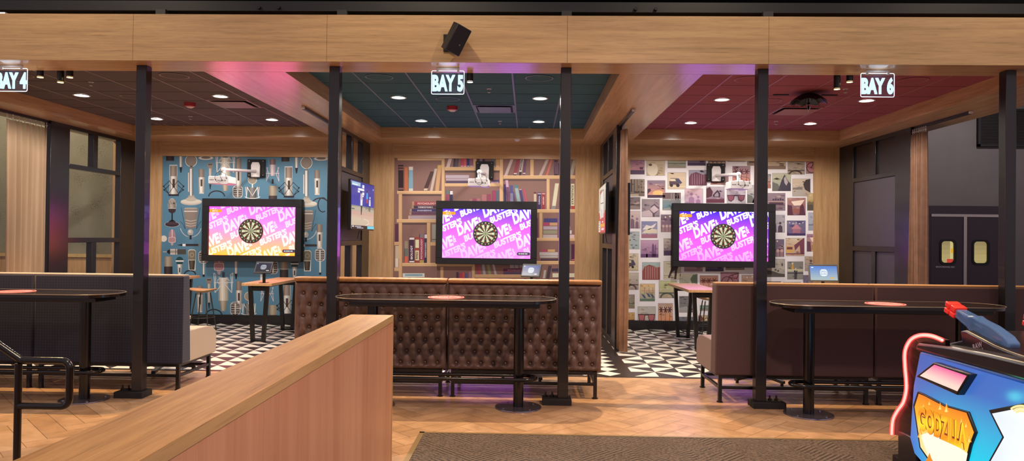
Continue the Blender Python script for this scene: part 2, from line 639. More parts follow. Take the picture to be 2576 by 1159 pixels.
def light(kind, name, loc, e, c=(1, 1, 1), size=.05, aim=None, angle=120, blend=.5):
    l = bpy.data.lights.new(name, kind)
    l.energy, l.color = e, c
    if kind == 'SPOT':
        l.spot_size, l.spot_blend, l.shadow_soft_size = math.radians(angle), blend, size
    elif kind == 'AREA':
        l.size = size
    else:
        l.shadow_soft_size = size
    o = bpy.data.objects.new(name, l)
    COL.objects.link(o)
    o.location = loc
    d = Vector(aim) - Vector(loc) if aim is not None else Vector((0, 0, -1))
    o.rotation_euler = d.to_track_quat('-Z', 'Y').to_euler()
    return o

# ================================================================ the setting
BC = {4: -5.18, 5: -0.82, 6: 3.54}
DIV = [-7.36, -3.0, 1.36, 5.72]
YB, ZS, ZC = 13.15, 3.37, 3.55
HWD = .43

def struct(name, b, m, **k):
    return b.build(name, m, kind='structure', **k)

# wood floor: herringbone boards, each with a tone of its own, over one slab
fp = Print((-13, -2.5, 14, 8.57))
WB, NB = .17, 4
tones = ['#a68768', '#ae8f71', '#a08062', '#b29477', '#a38364', '#aa8a6c']
c45 = math.cos(PI / 4)
def board(u, v, lu, lv):
    g = .0016
    pts = [(u + g, v + g), (u + lu - g, v + g), (u + lu - g, v + lv - g), (u + g, v + lv - g)]
    pts = [((a - b) * c45, (a + b) * c45 + 3) for a, b in pts]
    if max(p[0] for p in pts) < -13 or min(p[0] for p in pts) > 14 or max(p[1] for p in pts) < -2.5 or min(p[1] for p in pts) > 8.57:
        return
    fp.poly(pts, mixc(random.choice(tones), random.choice(tones), random.random()), 0)
for x in range(-110, 111):
    for m_ in range(-16, 17):
        y = x - 2 * NB * m_
        board(x * WB, y * WB, NB * WB, WB)
        board(x * WB, (x + 1 + 2 * NB * m_) * WB, WB, NB * WB)
def floor_mat():
    m, nt, p = newmat('floor_boards')
    a = node(nt, 'ShaderNodeAttribute', attribute_name='Col')
    tc = node(nt, 'ShaderNodeTexCoord')
    nz = node(nt, 'ShaderNodeTexNoise', Scale=3.5, Detail=6., Roughness=.65, Distortion=.8)
    nt.links.new(tc.outputs['Object'], nz.inputs['Vector'])
    r = node(nt, 'ShaderNodeValToRGB')
    r.color_ramp.elements[0].color = (.72, .70, .68, 1)
    r.color_ramp.elements[1].color = (1.12, 1.1, 1.08, 1)
    r.color_ramp.elements[0].position, r.color_ramp.elements[1].position = .35, .65
    nt.links.new(nz.outputs['Fac'], r.inputs['Fac'])
    mx = node(nt, 'ShaderNodeMix', data_type='RGBA', blend_type='MULTIPLY')
    mx.inputs[0].default_value = 1
    nt.links.new(a.outputs['Color'], mx.inputs[6])
    nt.links.new(r.outputs['Color'], mx.inputs[7])
    nt.links.new(mx.outputs[2], p.inputs['Base Color'])
    p.inputs['Roughness'].default_value = .36
    p.inputs['Specular IOR Level'].default_value = .45
    return m
M['floor'] = floor_mat()
o = fp.build('floor', M['floor'], lambda a, b, L: Vector((a, b, 0)))
o['kind'] = 'structure'
b = MB().bx(-16, 17, -3, 17, -.12, -.003)
struct('floor_slab', b, mat('slab', '#4a3826', .7))

# black and white triangle tiles in the bays
b = MB().bx(-7.6, 5.9, 8.57, 13.3, -.002, .0015, 0)
b.bx(-16, -7.6, 8.57, 13.3, -.002, .0015, 0)
T_ = .3
def tile(x, y, k):
    A, B_, C_, D_ = (x, y), (x + T_, y), (x + T_, y + T_), (x, y + T_)
    tri = {'LL': (A, B_, D_), 'LR': (A, B_, C_), 'UL': (A, D_, C_), 'UR': (B_, C_, D_)}[k]
    cx, cy = sum(p[0] for p in tri) / 3, sum(p[1] for p in tri) / 3
    b.add([(cx + (p[0] - cx) * .975, cy + (p[1] - cy) * .975, .0028) for p in tri], [(0, 1, 2)], 1)
for bay, x0 in ((4, -7.22), (5, -3.04), (6, 1.30)):
    for i in range(14):
        for j in range(15):
            y = 8.63 + j * T_
            if bay < 6:
                xx = x0 + i * T_
                if bay == 4:
                    tile(xx, y, 'LL')
                else:
                    b.add([(xx + .004, y + T_ / 2, .0028), (xx + T_ / 2, y + .004, .0028), (xx + T_ - .004, y + T_ / 2, .0028), (xx + T_ / 2, y + T_ - .004, .0028)], [(0, 1, 2, 3)], 1)
                continue
            k = (('LR', 'LL') if i % 2 == 0 else ('UR', 'UL'))[j % 2]
            tile(x0 + i * T_, y, k)
struct('floor_tile', b, [M['black_tile'], M['white_tile']], smooth=False)
b = MB().bx(-13, 14, 8.555, 8.585, -.002, .0035)
struct('trim_1', b, M['dark_frame'])

# dark carpet let into the wood floor, with its metal edge
b = MB().bx(-.86, 13, -2.4, 5.985, -.002, .006)
struct('floor_carpet', b, M['carpet'])
b = MB().bx(-.9, 13, 5.985, 6.02, -.002, .009).bx(-.9, -.86, -2.4, 6.02, -.002, .009)
struct('trim_2', b, M['carpet_trim'])

# walls
b = MB().bx(-7.79, 6.15, YB + .0006, YB + .2, 0, 3.8)
struct('wall_back', b, M['wallwood'])
for n, d in enumerate(DIV):      # wood flanks beside each printed wall
    x0, x1 = d - .5, d + .5
    if n == 0:
        x0 = d - .43
    if n == 3:
        x1 = d + .43
    b = MB().bx(x0, x1, YB - .03, YB + .02, 0, 3.6)
    struct('trim_%d' % (3 + n), b, M['wallwood'])
for n, k in enumerate((4, 5, 6)):
    c = BC[k]
    b = MB().bx(c - 1.68, c + 1.68, YB - .028, YB + .02, 3.115, 3.6)
    struct('trim_%d' % (7 + n), b, M['wallwood_x'])
    b = MB().bx(c - 1.68, c + 1.68, YB - .04, YB + .02, 0, .165)
    struct('baseboard_back_%d' % (n + 1), b, M['black_base'])
b = MB().bx(-16, -7.79, 13.3, 13.4, 0, 5.6)
struct('wall_left', b, M['concrete'])
b = MB().bx(-16, -7.79, 13.22, 13.3, 0, 1.2)
struct('wall_left_wainscot', b, M['wallwood'])
b = MB().bx(-16, -7.79, 13.19, 13.3, 1.2, 1.26)
struct('trim_10', b, M['half_edge'])
b = MB().bx(5.9, 17, 16.5, 16.6, 0, 5.6)
struct('wall_right', b, M['grey_wall'])
b = MB().bx(-16, 6.2, 13.36, 13.46, 3.8, 5.6)
struct('wall_upper', b, M['void'])
b = MB().bx(-16, 17, 6.2, 17, 5.6, 5.7)
struct('ceiling', b, M['void'])

# fascia beam in panels, dividers and rear soffits
xs = [-9.5, -3.93, -2.0, .36, 2.31, 9.5]
for i in range(5):
    b = MB().bx(xs[i] + .0015, xs[i + 1] - .0015, 6.92, 6.945, ZS, 3.83, 0)
    b.bx(xs[i], xs[i + 1], 6.945, 7.38, ZS + .001, 3.83, 1)
    struct('beam' if i == 0 else 'beam_%d' % (i + 1), b, [M['fascia'], M['soffit']])
for i, d in enumerate(DIV):
    b = MB().bx(d - HWD, d + HWD, 7.38, YB + .02, ZS, 3.82)
    struct('ceiling_soffit_%d' % (i + 1), b, M['soffit_y'])
for i in range(3):
    b = MB().bx(DIV[i] + HWD, DIV[i + 1] - HWD, 12.25, YB + .02, ZS, 3.82)
    struct('ceiling_soffit_%d' % (i + 5), b, M['soffit'])
# coffered grid ceilings
for k in (4, 5, 6):
    c = BC[k]
    x0, x1 = c - 2.18 + HWD, c + 2.18 - HWD
    b = MB().bx(x0, x1, 7.38, 12.25, ZC, ZC + .05, 0)
    y = 7.5
    while y < 12.25:
        b.bx(x0, x1, y - .006, y + .006, ZC - .0015, ZC, 1)
        y += .61
    for j in range(-2, 4):
        x = c + j * .615
        if x0 < x < x1:
            lit_bar = j in (-1, 0, 1) if k == 5 else True
            b.bx(x - .011, x + .011, 7.38, 12.25, ZC - .004, ZC, 2)
    struct('ceiling_bay_%d' % k, b, [M['ceil%d' % k], M['seam%d' % k], M['tbar%d' % k]], smooth=False)

# steel beam and its brackets above the fascia
t = thing('steel_beam', 'long dark grey steel beam running above the whole wood fascia', 'beam', (0, 7.12, 3.93))
MB().bx(-9.5, 9.5, 0, .12, 0, .1).bx(-9.5, 9.5, .12, .25, .085, .1).build('channel', M['steel_beam'], t)
for x in (-3.75, -1.9, .36, 2.36):
    MB().bx(x - .05, x + .05, -.03, .06, -.1, .005).build('bracket', M['grey_metal'], t)
for x in (-2.75, -2.55, 1.05, 1.25):
    MB().cyl((x, .0, .03), (x, -.03, .03), .018, n=8).build('bolt', M['black_metal'], t)

# half wall in the foreground
b = MB().bx(-1.252, -.957, -1.2, 5.04, 0, 1.075)
o = struct('wall_half', b, M['half_side'])
b = MB().bx(-1.256, -.953, -1.2, 5.045, 1.075, 1.1, 0)
b.bx(-.9572, -.9525, -1.2, 5.0455, 1.056, 1.0985, 1).bx(-.961, -.9525, 5.036, 5.0458, 0, 1.075, 1)
b.build('wall_cap', [M['half_top'], M['half_edge']], o, kind='structure')

# doors of the kitchen on the right-hand wall
YD = 16.5
b = MB().bx(9.12, 11.1, YD - .05, YD, 2.31, 2.50, 0)
b.bx(9.12, 9.2, YD - .05, YD, 0, 2.31, 0).bx(10.76, 10.84, YD - .05, YD, 0, 2.31, 0)
struct('trim_11', b, M['door_dark'])
b = MB().bx(9.2, 10.76, YD - .07, YD - .02, 2.25, 2.31).bx(9.93, 10.0, YD - .07, YD - .02, 0, 2.25)
struct('trim_12', b, M['aluminium'])
for n, (x0, x1, w0, w1) in enumerate(((9.2, 9.93, 9.42, 9.74), (10.0, 10.76, 10.15, 10.49))):
    cx, cz, ww, wh = (w0 + w1) / 2, 1.445, w1 - w0, .52
    b = MB()
    for a in ((x0, x1, 0, cz - wh / 2), (x0, x1, cz + wh / 2, 2.25), (x0, w0, cz - wh / 2, cz + wh / 2), (w1, x1, cz - wh / 2, cz + wh / 2)):
        b.bx(a[0], a[1], YD - .055, YD - .015, a[2], a[3])
    d = struct('door_%d' % (n + 1), b, M['door_dark'])
    b = MB()
    out, inn = rrect(ww + .06, wh + .06, .1, 6, cx, cz), rrect(ww - .03, wh - .03, .075, 6, cx, cz)
    N = len(out)
    vs = [(p[0], yy, p[1]) for yy in (YD - .07, YD - .012) for q in (out, inn) for p in q]
    fs = []
    for i in range(N):
        j = (i + 1) % N
        fs += [(i, j, N + j, N + i), (2 * N + i, 3 * N + i, 3 * N + j, 2 * N + j), (i, 2 * N + i, 2 * N + j, j), (N + i, N + j, 3 * N + j, 3 * N + i)]
    b.add(vs, fs)
    b.build('window_rim', M['matte_black'], d)
    pp = Print()
    pp.vgrad(w0, cz - wh / 2, w1, cz + wh / 2, '#b7a56a', '#8d7d55', 0, 5)
    pp.rect(w0, cz - wh / 2, w1, cz - wh / 2 + .09, '#a89a62', 1)
    if n == 0:
        pp.rect(w1 - .09, cz - .2, w1 - .02, cz + .25, '#c8b878', 1)
        pp.rect(w1 - .07, cz - .02, w1 - .015, cz + .08, '#d8a020', 2)
        pp.rect(w1 - .16, cz - .25, w1 - .02, cz - .16, '#c03a30', 2)
    pp.build('window_view', M['tvscreen'], lambda a, c_, L: Vector((a, YD - .02 - L * .001, c_)), d)
    if n == 0:
        pp = Print()
        pp.text('SERVICE PERSONNEL ONLY', 9.31, 1.085, .43, .035, '#b8b0b4', 0)
        pp.build('door_sign', M['print'], lambda a, c_, L: Vector((a, YD - .058, c_)), d)

t = thing('wall_grille', 'square black louvred grille high on the grey wall above the double doors', 'grille', (10.85, YD, 3.86))
MB().bx(-.62, .62, -.1, -.06, 0, .05).bx(-.62, .62, -.1, -.06, .81, .86).bx(-.62, -.57, -.1, -.06, 0, .86).bx(.57, .62, -.1, -.06, 0, .86).bx(-.6, .6, -.06, 0, .0, .86).build('frame', M['grille'], t)
b = MB()
for i in range(22):
    b.box((0, -.075, .07 + i * .034), (1.16, .03, .006), M_=Matrix.Rotation(.5, 3, 'X'))
b.build('louvres', mat('louvre', '#3a3634', .5), t, smooth=False)

# ---------------------------------------------------------------- black steel posts
def post(x, name_lab, side):
    t = thing('steel_post', name_lab, 'post', (x, 7.17, 0), group='black steel posts along the front of the bays')
    MB().bx(-.0525, .0525, -.0525, .0525, .06, ZS).build('shaft', M['post_metal'], t, bevel=.004)
    if side < 0:
        MB().bx(-.205, .085, -.1, .1, 0, .062).build('base_plate', M['matte_black'], t, bevel=.004)
    else:
        MB().bx(-.085, .235, -.1, .1, 0, .062).build('base_plate', M['matte_black'], t, bevel=.004)
    for k in (.105, .17):
        MB().cyl((side * k, 0, .062), (side * k, 0, .085), .017, n=6).cyl((side * k, 0, .085), (side * k, 0, .115), .009, n=8).build('bolt', M['black_metal'], t)
    return t
post(-3.95, 'black square steel post in front of the navy booth sofa', -1)
post(-1.975, 'black square steel post standing behind the end of the wood half wall', -1)
post(.363, 'black square steel post in front of the right tufted sofa, bolts on its left', -1)
post(2.325, 'black square steel post in front of the smooth brown sofa, bolts on its right', 1)
post(4.757, 'black square steel post at far right, rising behind the arcade game', 1)

t = thing('light_strip', 'short pale strip lying on top of the wood fascia at far left', 'strip', (-5.9, 7.0, 3.83))
MB().bx(-.6, .64, -.03, .03, .0, .03).build('strip', M['white_trim'], t)
MB().bx(-.6, .64, -.035, -.03, .008, .022).build('diffuser', M['sign_edge'], t)

# ================================================================ open frame partitions, curtains, tracks
def partition(xc, solid, label):
    t = thing('partition_frame', label, 'partition', (xc, 10.68, 0), group='dark frame partitions between the bays')
    h = .05
    def piece(name, y0, y1, z0, z1, m='dark_frame', d=h):
        MB().bx(-d, d, y0, y1, z0, z1).build(name, M[m], t, bevel=.003)
    piece('post', 0, .45, 0, ZS)
    piece('post', 1.87, 2.42, 0, ZS)
    piece('rail', .45, 1.87, 3.31, ZS)
    piece('rail', .45, 1.87, 2.69, 2.76)
    piece('rail', .45, 1.87, 1.5, 1.58)
    piece('rail', .45, 1.87, 0, .1)
    piece('stud', 1.07, 1.19, 2.76, 3.31)
    piece('stud', 1.07, 1.19, .1, 1.5)
    if solid:
        piece('panel', .45, 1.87, 1.58, 2.69, 'dark_panel', .03)
    if solid > 1:
        piece('panel', .45, 1.87, 2.76, 3.31, 'dark_frame', .02)
        piece('panel', .45, 1.87, .1, 1.5, 'dark_panel', .02)
    return t
partition(DIV[0], 0, 'dark open frame partition left of the blue microphone bay, grey concrete seen through it')
partition(DIV[1], 1, 'dark frame partition carrying the television that shows a ball game')
partition(DIV[2], 1, 'dark frame partition carrying the television with a red and white picture')
partition(DIV[3], 2, 'dark closed partition right of the photo-print bay, beside the grey wall')

def curtain(xc, y0, y1, amp, waves, m, label, cat='curtain'):
    t = thing('curtain', label, cat, (xc, y0, 0))
    n = waves * 10
    b = MB().grid(n, 6, lambda u, v: (amp * math.sin(u * waves * 2 * PI) * (1 - .25 * v) + .012 * math.sin(u * 37 + v * 3), u * (y1 - y0) + .01 * math.sin(v * 5 + u * 20), .03 + v * 3.22))
    b.build('drape', M[m], t, solid=.004)
    for i in range(waves + 1):
        y = (y1 - y0) * i / max(1, waves)
        MB().ball((0, y, 3.285), .014, 8, 5).cyl((0, y, 3.25), (0, y, 3.33), .006, n=6).build('hook', M['white_trim'], t)
    return t
curtain(DIV[0] + .02, 9.8, 10.62, .035, 7, 'curtain_sheer', 'sheer beige curtain hanging at left before the concrete wall')
curtain(DIV[2] + .03, 10.28, 10.62, .05, 7, 'curtain_brown', 'brown curtain gathered beside the photo-print wall, at the partition with the red picture')
curtain(DIV[3] - .03, 10.32, 10.66, .06, 7, 'curtain_brown', 'brown curtain gathered at the edge of the grey wall at right')
for d, lab in ((DIV[0], 'dark curtain track over the sheer beige curtain'), (DIV[1], 'bare dark curtain track under the pink-lit wood soffit'),
               (DIV[2], 'dark curtain track above the curtain next to the photo-print wall'), (DIV[3], 'dark curtain track over the grey wall at right')):
    t = thing('curtain_track', lab, 'curtain track', (d, 9.35, ZS - .04), group='curtain tracks under the soffits')
    MB().bx(-.022, .022, 0, 1.32, 0, .04).build('rail', M['black_metal'], t, bevel=.004)
    MB().bx(-.02, .02, -.05, .0, .004, .036).build('end_stop', M['white_trim'], t, bevel=.006)

# ================================================================ ceiling fittings
def downlight(x, y, label):
    t = thing('downlight', label, 'ceiling light', (x, y, ZC), group='round white downlights in the bay ceilings')
    MB().lathe([(.085, -.001), (.105, -.004), (.11, -.010), (.092, -.014), (.085, -.006)], n=32).build('trim_ring', M['white_trim'], t)
    MB().lathe([(.001, -.007), (.088, -.007), (.088, -.001), (.001, -.001)], n=32).build('diffuser', M['lamp'], t)
    light('SPOT', 'downlight_beam', (x, y, ZC - .03), DL, (1, .93, .85), .08, angle=164, blend=.35)
DL = 115
nm = {4: 'brown ceiling over the microphone wall', 5: 'teal ceiling over the bookshelf wall', 6: 'dark red ceiling over the photo wall'}
for k in (4, 5, 6):
    for dx, yy, w in ((-.96, 9.58, 'front left'), (.96, 9.58, 'front right'), (-.94, 11.5, 'rear left'), (.97, 11.5, 'rear right')):
        downlight(BC[k] + dx, yy, 'round white downlight, %s of four in the %s' % (w, nm[k]))
def cspk(x, y, label, m):
    t = thing('ceiling_speaker', label, 'speaker', (x, y, ZC), group='round flush ceiling speakers')
    MB().lathe([(.15, 0), (.165, -.002), (.168, -.006), (.155, -.008), (.15, -.004)], n=36).build('rim', m, t)
    MB().lathe([(.001, -.004), (.152, -.005), (.152, -.0005), (.001, -.0005)], n=36).build('grille', M['ceil%d' % k], t)
cn = {4: 'brown', 5: 'teal', 6: 'dark red'}
for k in (4, 5, 6):
    for dx, yy, w in ((-.97, 8.38, 'front left'), (.93, 8.38, 'front right'), (-.3, 9.68, 'middle'), (-.96, 12.12, 'rear left'), (.97, 12.12, 'rear right')):
        cspk(BC[k] + dx, yy, 'round flush speaker at the %s of the %s tile ceiling' % (w, cn[k]), M['tbar%d' % k])
for k, x, y in ((4, -4.9, 10.12), (5, -1.12, 10.26)):
    t = thing('smoke_alarm', 'red smoke alarm under the %s tile ceiling' % cn[k], 'alarm', (x, y, ZC), group='red smoke alarms')
    MB().lathe([(.001, -.055), (.055, -.055), (.075, -.05), (.078, 0), (.001, 0)], n=28).build('housing', M['red_alarm'], t)
    MB().lathe([(.001, -.075), (.03, -.074), (.052, -.062), (.055, -.054), (.001, -.054)], n=24).build('lens', M['clear_lens'], t)
for k, x, y, w in ((4, -5.51, 8.78, 'front'), (4, -5.46, 11.3, 'rear'), (5, -.52, 9.03, 'front'), (5, -.48, 11.53, 'rear'), (6, 3.92, 8.9, 'front'), (6, 3.92, 11.37, 'rear')):
    t = thing('sprinkler', 'white fire sprinkler at the %s of the %s tile ceiling' % (w, cn[k]), 'sprinkler', (x, y, ZC + .004), group='fire sprinklers')
    MB().lathe([(.001, -.006), (.03, -.006), (.042, 0), (.001, 0)], n=24).build('escutcheon', M['white_trim'], t)
    MB().cyl((0, 0, -.006), (0, 0, -.045), .007, n=8).build('stem', M['aluminium'], t)
    MB().lathe([(.001, -.05), (.018, -.05), (.02, -.046), (.001, -.045)], n=16).build('deflector', M['white_trim'], t)
for k, x, y in ((4, -4.25, 10.12), (5, -.51, 10.37), (6, 3.85, 10.37)):
    lab = {4: 'square air diffuser in the brown ceiling, in front of the rear downlights', 5: 'square pale air diffuser in the teal ceiling', 6: 'square air diffuser in the dark red ceiling, behind the black umbrella-like canopy'}[k]
    t = thing('air_diffuser', lab, 'air vent', (x, y, ZC), group='square ceiling diffusers')
    m = M['tbar%d' % k]
    MB().bx(-.3, .3, -.3, -.265, -.012, 0).bx(-.3, .3, .265, .3, -.012, 0).bx(-.3, -.265, -.265, .265, -.012, 0).bx(.265, .3, -.265, .265, -.012, 0).build('frame', m, t)
    MB().bx(-.262, .262, -.262, .262, -.002, -.0005).build('throat', M['matte_black'], t)
    MB().bx(-.235, .235, -.235, .235, -.03, -.022).cyl((0, 0, -.022), (0, 0, -.002), .02).build('plate', m, t)
def pendant(x, z, label, warm=True, e=14):
    t = thing('cylinder_spotlight', label, 'spotlight', (x, 7.44, 0), group='black cylinder spotlights behind the fascia')
    MB().cyl((0, 0, z + .012), (0, 0, ZC), .033, n=20).build('housing', M['black_metal'], t)
    MB().tube([(.032 * math.cos(i * PI / 12), .032 * math.sin(i * PI / 12), z + .006) for i in range(24)], .004, 6, closed=True).build('rim', M['black_metal'], t)
    MB().lathe([(.001, z + .002), (.03, z + .002), (.03, z + .010), (.001, z + .010)], n=20).build('lens', M['warm_lamp' if warm else 'white_lamp'], t)
    light('SPOT', 'cylinder_beam', (x, 7.25, z - .02), e, (1, .62, .28) if warm else (1, .72, .42), .02, angle=135, blend=.7)  # added spot set ahead of the cylinder, with no fixture at its place
PE = 150
pendant(-5.22, 3.308, 'short black cylinder spotlight beside the leftmost lit bay sign', e=PE)
pendant(-5.0, 3.255, 'longest of the three black cylinder spotlights in the brown-ceilinged bay', e=PE)
pendant(-4.9, 3.308, 'short black cylinder spotlight nearest the black post at left', e=PE)
pendant(-.63, 3.285, 'single black cylinder spotlight right beside the middle lit sign', False, PE * 2.6)
pendant(3.19, 3.235, 'long black cylinder spotlight between the black canopy and the right lit sign', e=PE)
pendant(3.32, 3.31, 'short black cylinder spotlight right beside the right lit sign', e=PE)

# small black umbrella-like canopy under the dark red ceiling
t = thing('hanging_canopy', 'small black umbrella-like canopy with a short shaft hung under the dark red ceiling', 'canopy', (3.556, 9.13, ZC))
def canopy(u, v):
    a = u * 2 * PI + .2
    sc = abs(math.sin(a * 4))
    r = .012 + .216 * v * (1 - .09 * sc * v ** 3)
    return (r * math.cos(a), r * math.sin(a), -.012 - .125 * v ** 2.1 + .028 * sc * v ** 4)
MB().grid(96, 10, canopy).build('fabric', M['tarp'], t, solid=.004)
for k in range(8):
    a = k * PI / 4 - .2
    MB().tube([(r_ * math.cos(a), r_ * math.sin(a), -.022 - .125 * (r_ / .228) ** 2.1) for r_ in (.02, .08, .14, .19, .225)], .0045, 6).build('rib', M['grey_metal'], t)
MB().cyl((0, 0, .004), (0, 0, -.18), .007, n=8).build('shaft', M['black_metal'], t)
MB().cyl((0, 0, -.17), (0, 0, -.215), .017, n=14).cyl((0, 0, -.13), (0, 0, -.15), .02, n=14).build('handle', M['black_gloss'], t)
MB().cyl((0, 0, -.215), (0, 0, -.25), .006, .003, n=8).build('tip', M['clear_lens'], t)
for s_ in (-1, 1):
    MB().bx(s_ * .31 - .1, s_ * .31 + .1, .1, .125, -.012, .003).build('strap', M['cable'], t)  # flat dark bar on either side of the canopy

t = thing('ceiling_sensor', 'tiny white round sensor under the rear wood edge of the teal ceiling', 'sensor', (-.21, 12.35, ZS))
MB().lathe([(.001, -.035), (.03, -.033), (.05, -.015), (.055, .002), (.001, .002)], n=24).build('dome', M['white_trim'], t)

# ================================================================ booth sofas (their backs face the hall)
SL, SB, ST = 1.6, .28, 1.225          # section length, underside, top
def sofa(style, x, y, label, group):
    """one straight section, x its left end, y the plane of its back"""
    t = thing('booth_sofa', label, 'sofa', (x, y, 0), group=group)
    mb, mt, ms = {'leather': ('leather', 'leather_top', 'leather_seat'), 'navy': ('navy', 'navy_top', 'cream'), 'brown': ('brown_fabric', 'brown_top', 'brown_seat')}[style]
    b = MB()
    if style == 'leather':
        z1 = ST - .045
        du, dv = .1285, .117
        nu, nv = 150, 84
        def tuft(u, v):
            X, Z = u * SL, SB + v * (z1 - SB)
            p, q = X - SL / 2 + du / 2, Z - SB - .075
            s_, t_ = p / du + q / (2 * dv), p / du - q / (2 * dv)
            k = (abs(math.sin(PI * s_)) * abs(math.sin(PI * t_))) ** .42
            ed = min(X, SL - X, Z - SB, z1 - Z)
            k *= 1
            e = min(1, max(0, ed / .03))
            if ed < .065:
                k = k * (ed / .065) ** .5 + (1 - (ed / .065) ** .5) * .8
            rs, rt = s_ - round(s_), t_ - round(t_)
            d2 = ((rs + rt) * du / 2) ** 2 + ((rs - rt) * dv) ** 2
            on = ed > .045
            dim = math.exp(-d2 / .00032) + .5 * math.exp(-d2 / .0016) if on else 0
            return (X, .006 + .027 * dim + .016 * (1 - k) + .04 * (1 - e) ** 2, Z)
        b.grid(nu, nv, tuft)
        fr = [(0, 0), (0, SL)]
        b.bx(.002, SL - .002, .05, .15, SB, z1 - .01)
        for j in range(9):
            Z = SB + .075 + j * dv
            for i in range(14):
                X = SL / 2 - du / 2 + (i - 6.5 + .5 + (.5 if j % 2 else 0)) * du
                if .05 < X < SL - .05 and SB + .03 < Z < z1 - .03:
                    b.ball((X, .036, Z), .011, 10, 6, 1, (1, .6, 1))
        b.build('backrest', [M[mb], M['button']], t)
        def roll(u, v):
            a = v * 2 * PI
            X = u * SL
            k = 1 - .05 * abs(math.cos(PI * (X - SL / 2) / du)) ** 14
            e = min(1, min(X, SL - X) / .02) ** .5 * .25 + .75
            cy, cz = math.cos(a), math.sin(a)
            f = lambda w: math.copysign(abs(w) ** .5, w)
            return (X, .08 + .088 * k * e * f(cy), z1 + .021 + .026 * k * e * f(cz))
        bb = MB().grid(120, 20, roll)
        bb.box((SL / 2, .08, z1 + .02), (SL - .004, .13, .04))
        bb.build('top_roll', M[mt], t)
    else:
        b.prism([(0, SB), (.20, SB), (.155, ST - .012), (0.0, ST - .012)], 0, SL, 'X')
        b.build('backrest', M[mb], t, bevel=.018, seg=3)
        MB().bx(.004, SL - .004, .006, .15, ST - .022, ST).build('top_welt', M[mt], t, bevel=.009, seg=3)
    # seat cushion: crowned top
    x0, x1 = .003, SL - .003
    pts = [(.16, SB), (.80, SB), (.83, SB + .02), (.84, .47), (.82, .54), (.74, .59), (.6, .615), (.4, .62), (.17, .62)]
    MB().prism(pts, x0, x1, 'X').build('seat_cushion', M[ms], t, bevel=.012, seg=3)
    r = .015
    b = MB()
    for zz in (SB - .018, .15):
        b.bx(.06, SL - .06, .03, .06, zz - r, zz + r).bx(.06, SL - .06, .75, .78, zz - r, zz + r)
        b.bx(.045, .075, .03, .78, zz - r, zz + r).bx(SL - .075, SL - .045, .03, .78, zz - r, zz + r)
    b.build('frame', M['black_metal'], t, bevel=.003)
    for lx in (.06, SL - .06):
        for ly in (.045, .765):
            MB().bx(lx - .018, lx + .018, ly - .018, ly + .018, .008, SB).cyl((lx, ly, 0), (lx, ly, .01), .032, n=16).build('leg', M['black_metal'], t)
    return t
g = 'booth sofas with their backs to the hall'
y5 = 7.36
sofa('leather', -2.44, y5, 'brown button-tufted leather booth sofa, left half, behind the wood half wall', g)
sofa('leather', -.83, y5, 'brown button-tufted leather booth sofa, right half, behind the right table column', g)
sofa('navy', -6.86, 7.45, 'navy plaid booth sofa section at far left behind the loop handrail', g)
sofa('navy', -5.25, 7.45, 'navy plaid booth sofa section with a visible cream seat end', g)
sofa('brown', 1.92, 7.3, 'smooth brown booth sofa section left of the seam, its seat end visible', g)
sofa('brown', 3.53, 7.3, 'smooth brown booth sofa section at right behind the arcade game', g)

# ================================================================ bar tables in front of the sofas
def stad(cx, cy, L, w, n=14):
    r = w / 2
    return [(cx + L / 2 - r + r * math.cos(a), cy + r * math.sin(a)) for a in [(-PI / 2 + PI * i / n) for i in range(n + 1)]] + \
           [(cx - L / 2 + r + r * math.cos(a), cy + r * math.sin(a)) for a in [(PI / 2 + PI * i / n) for i in range(n + 1)]]
def bar_table(label, x, y):
    t = thing('bar_table', label, 'bar table', (x, y, 0), group='long black bar tables with glowing discs')
    MB().prism(stad(0, 0, 2.16, .6), 1.035, 1.068, 'Z').build('tabletop', M['table_black'], t)
    pts = stad(0, 0, 2.164, .604)
    MB().tube([(p[0], p[1], 1.0655) for p in pts], .0045, 6, closed=True).build('edge_band', M['table_edge'], t)
    MB().bx(-.92, .92, -.18, .18, .985, 1.035).build('apron', M['black_metal'], t, bevel=.01)
    for s_ in (-1, 1):
        MB().cyl((.72 * s_, 0, .012), (.72 * s_, 0, .99), .05, n=28).build('column', M['black_gloss'], t)
        bb = MB().lathe([(.001, 0), (.225, 0), (.228, .004), (.226, .012), (.001, .013)], (.72 * s_, 0, 0), n=44)
        for a in (.6, 2.2, 3.8, 5.4):
            bb.cyl((.72 * s_ + .18 * math.cos(a), .18 * math.sin(a), .012), (.72 * s_ + .18 * math.cos(a), .18 * math.sin(a), .02), .012, n=6)
        bb.build('base_plate', M['steel_disc'], t)
    MB().tube([(p[0], p[1], .29) for p in stad(0, 0, 1.78, .22)], .019, 12, closed=True).build('foot_rail', M['black_gloss'], t)
    d = MB().lathe([(.001, 1.0682), (.178, 1.0682), (.178, 1.0702), (.001, 1.0702)], (0, 0, 0), n=44).build('light_disc', M['red_disc'], t)
    pp = Print()
    pp.text("DAVE &", -.085, .005, .17, .055, (.42, .03, .02), 0)
    pp.text("BUSTER'S", -.11, -.06, .22, .05, (.42, .03, .02), 0)
    for i in range(40):
        a0, a1 = 2 * PI * i / 40, 2 * PI * (i + 1) / 40
        pp.poly([(.15 * math.cos(a0), .15 * math.sin(a0)), (.165 * math.cos(a0), .165 * math.sin(a0)), (.165 * math.cos(a1), .165 * math.sin(a1)), (.15 * math.cos(a1), .15 * math.sin(a1))], (.42, .03, .02), 0)
    pp.build('disc_logo', M['screen'], lambda a, c_, L: Vector((a, c_, 1.0707)), d)
    return t
t0 = bar_table('long black bar table before the tufted leather sofas, glowing red disc on top', -.8, 6.97)
dup(t0, (-5.12, 6.99, 0), 'long black bar table before the navy plaid sofas, glowing red disc on top')
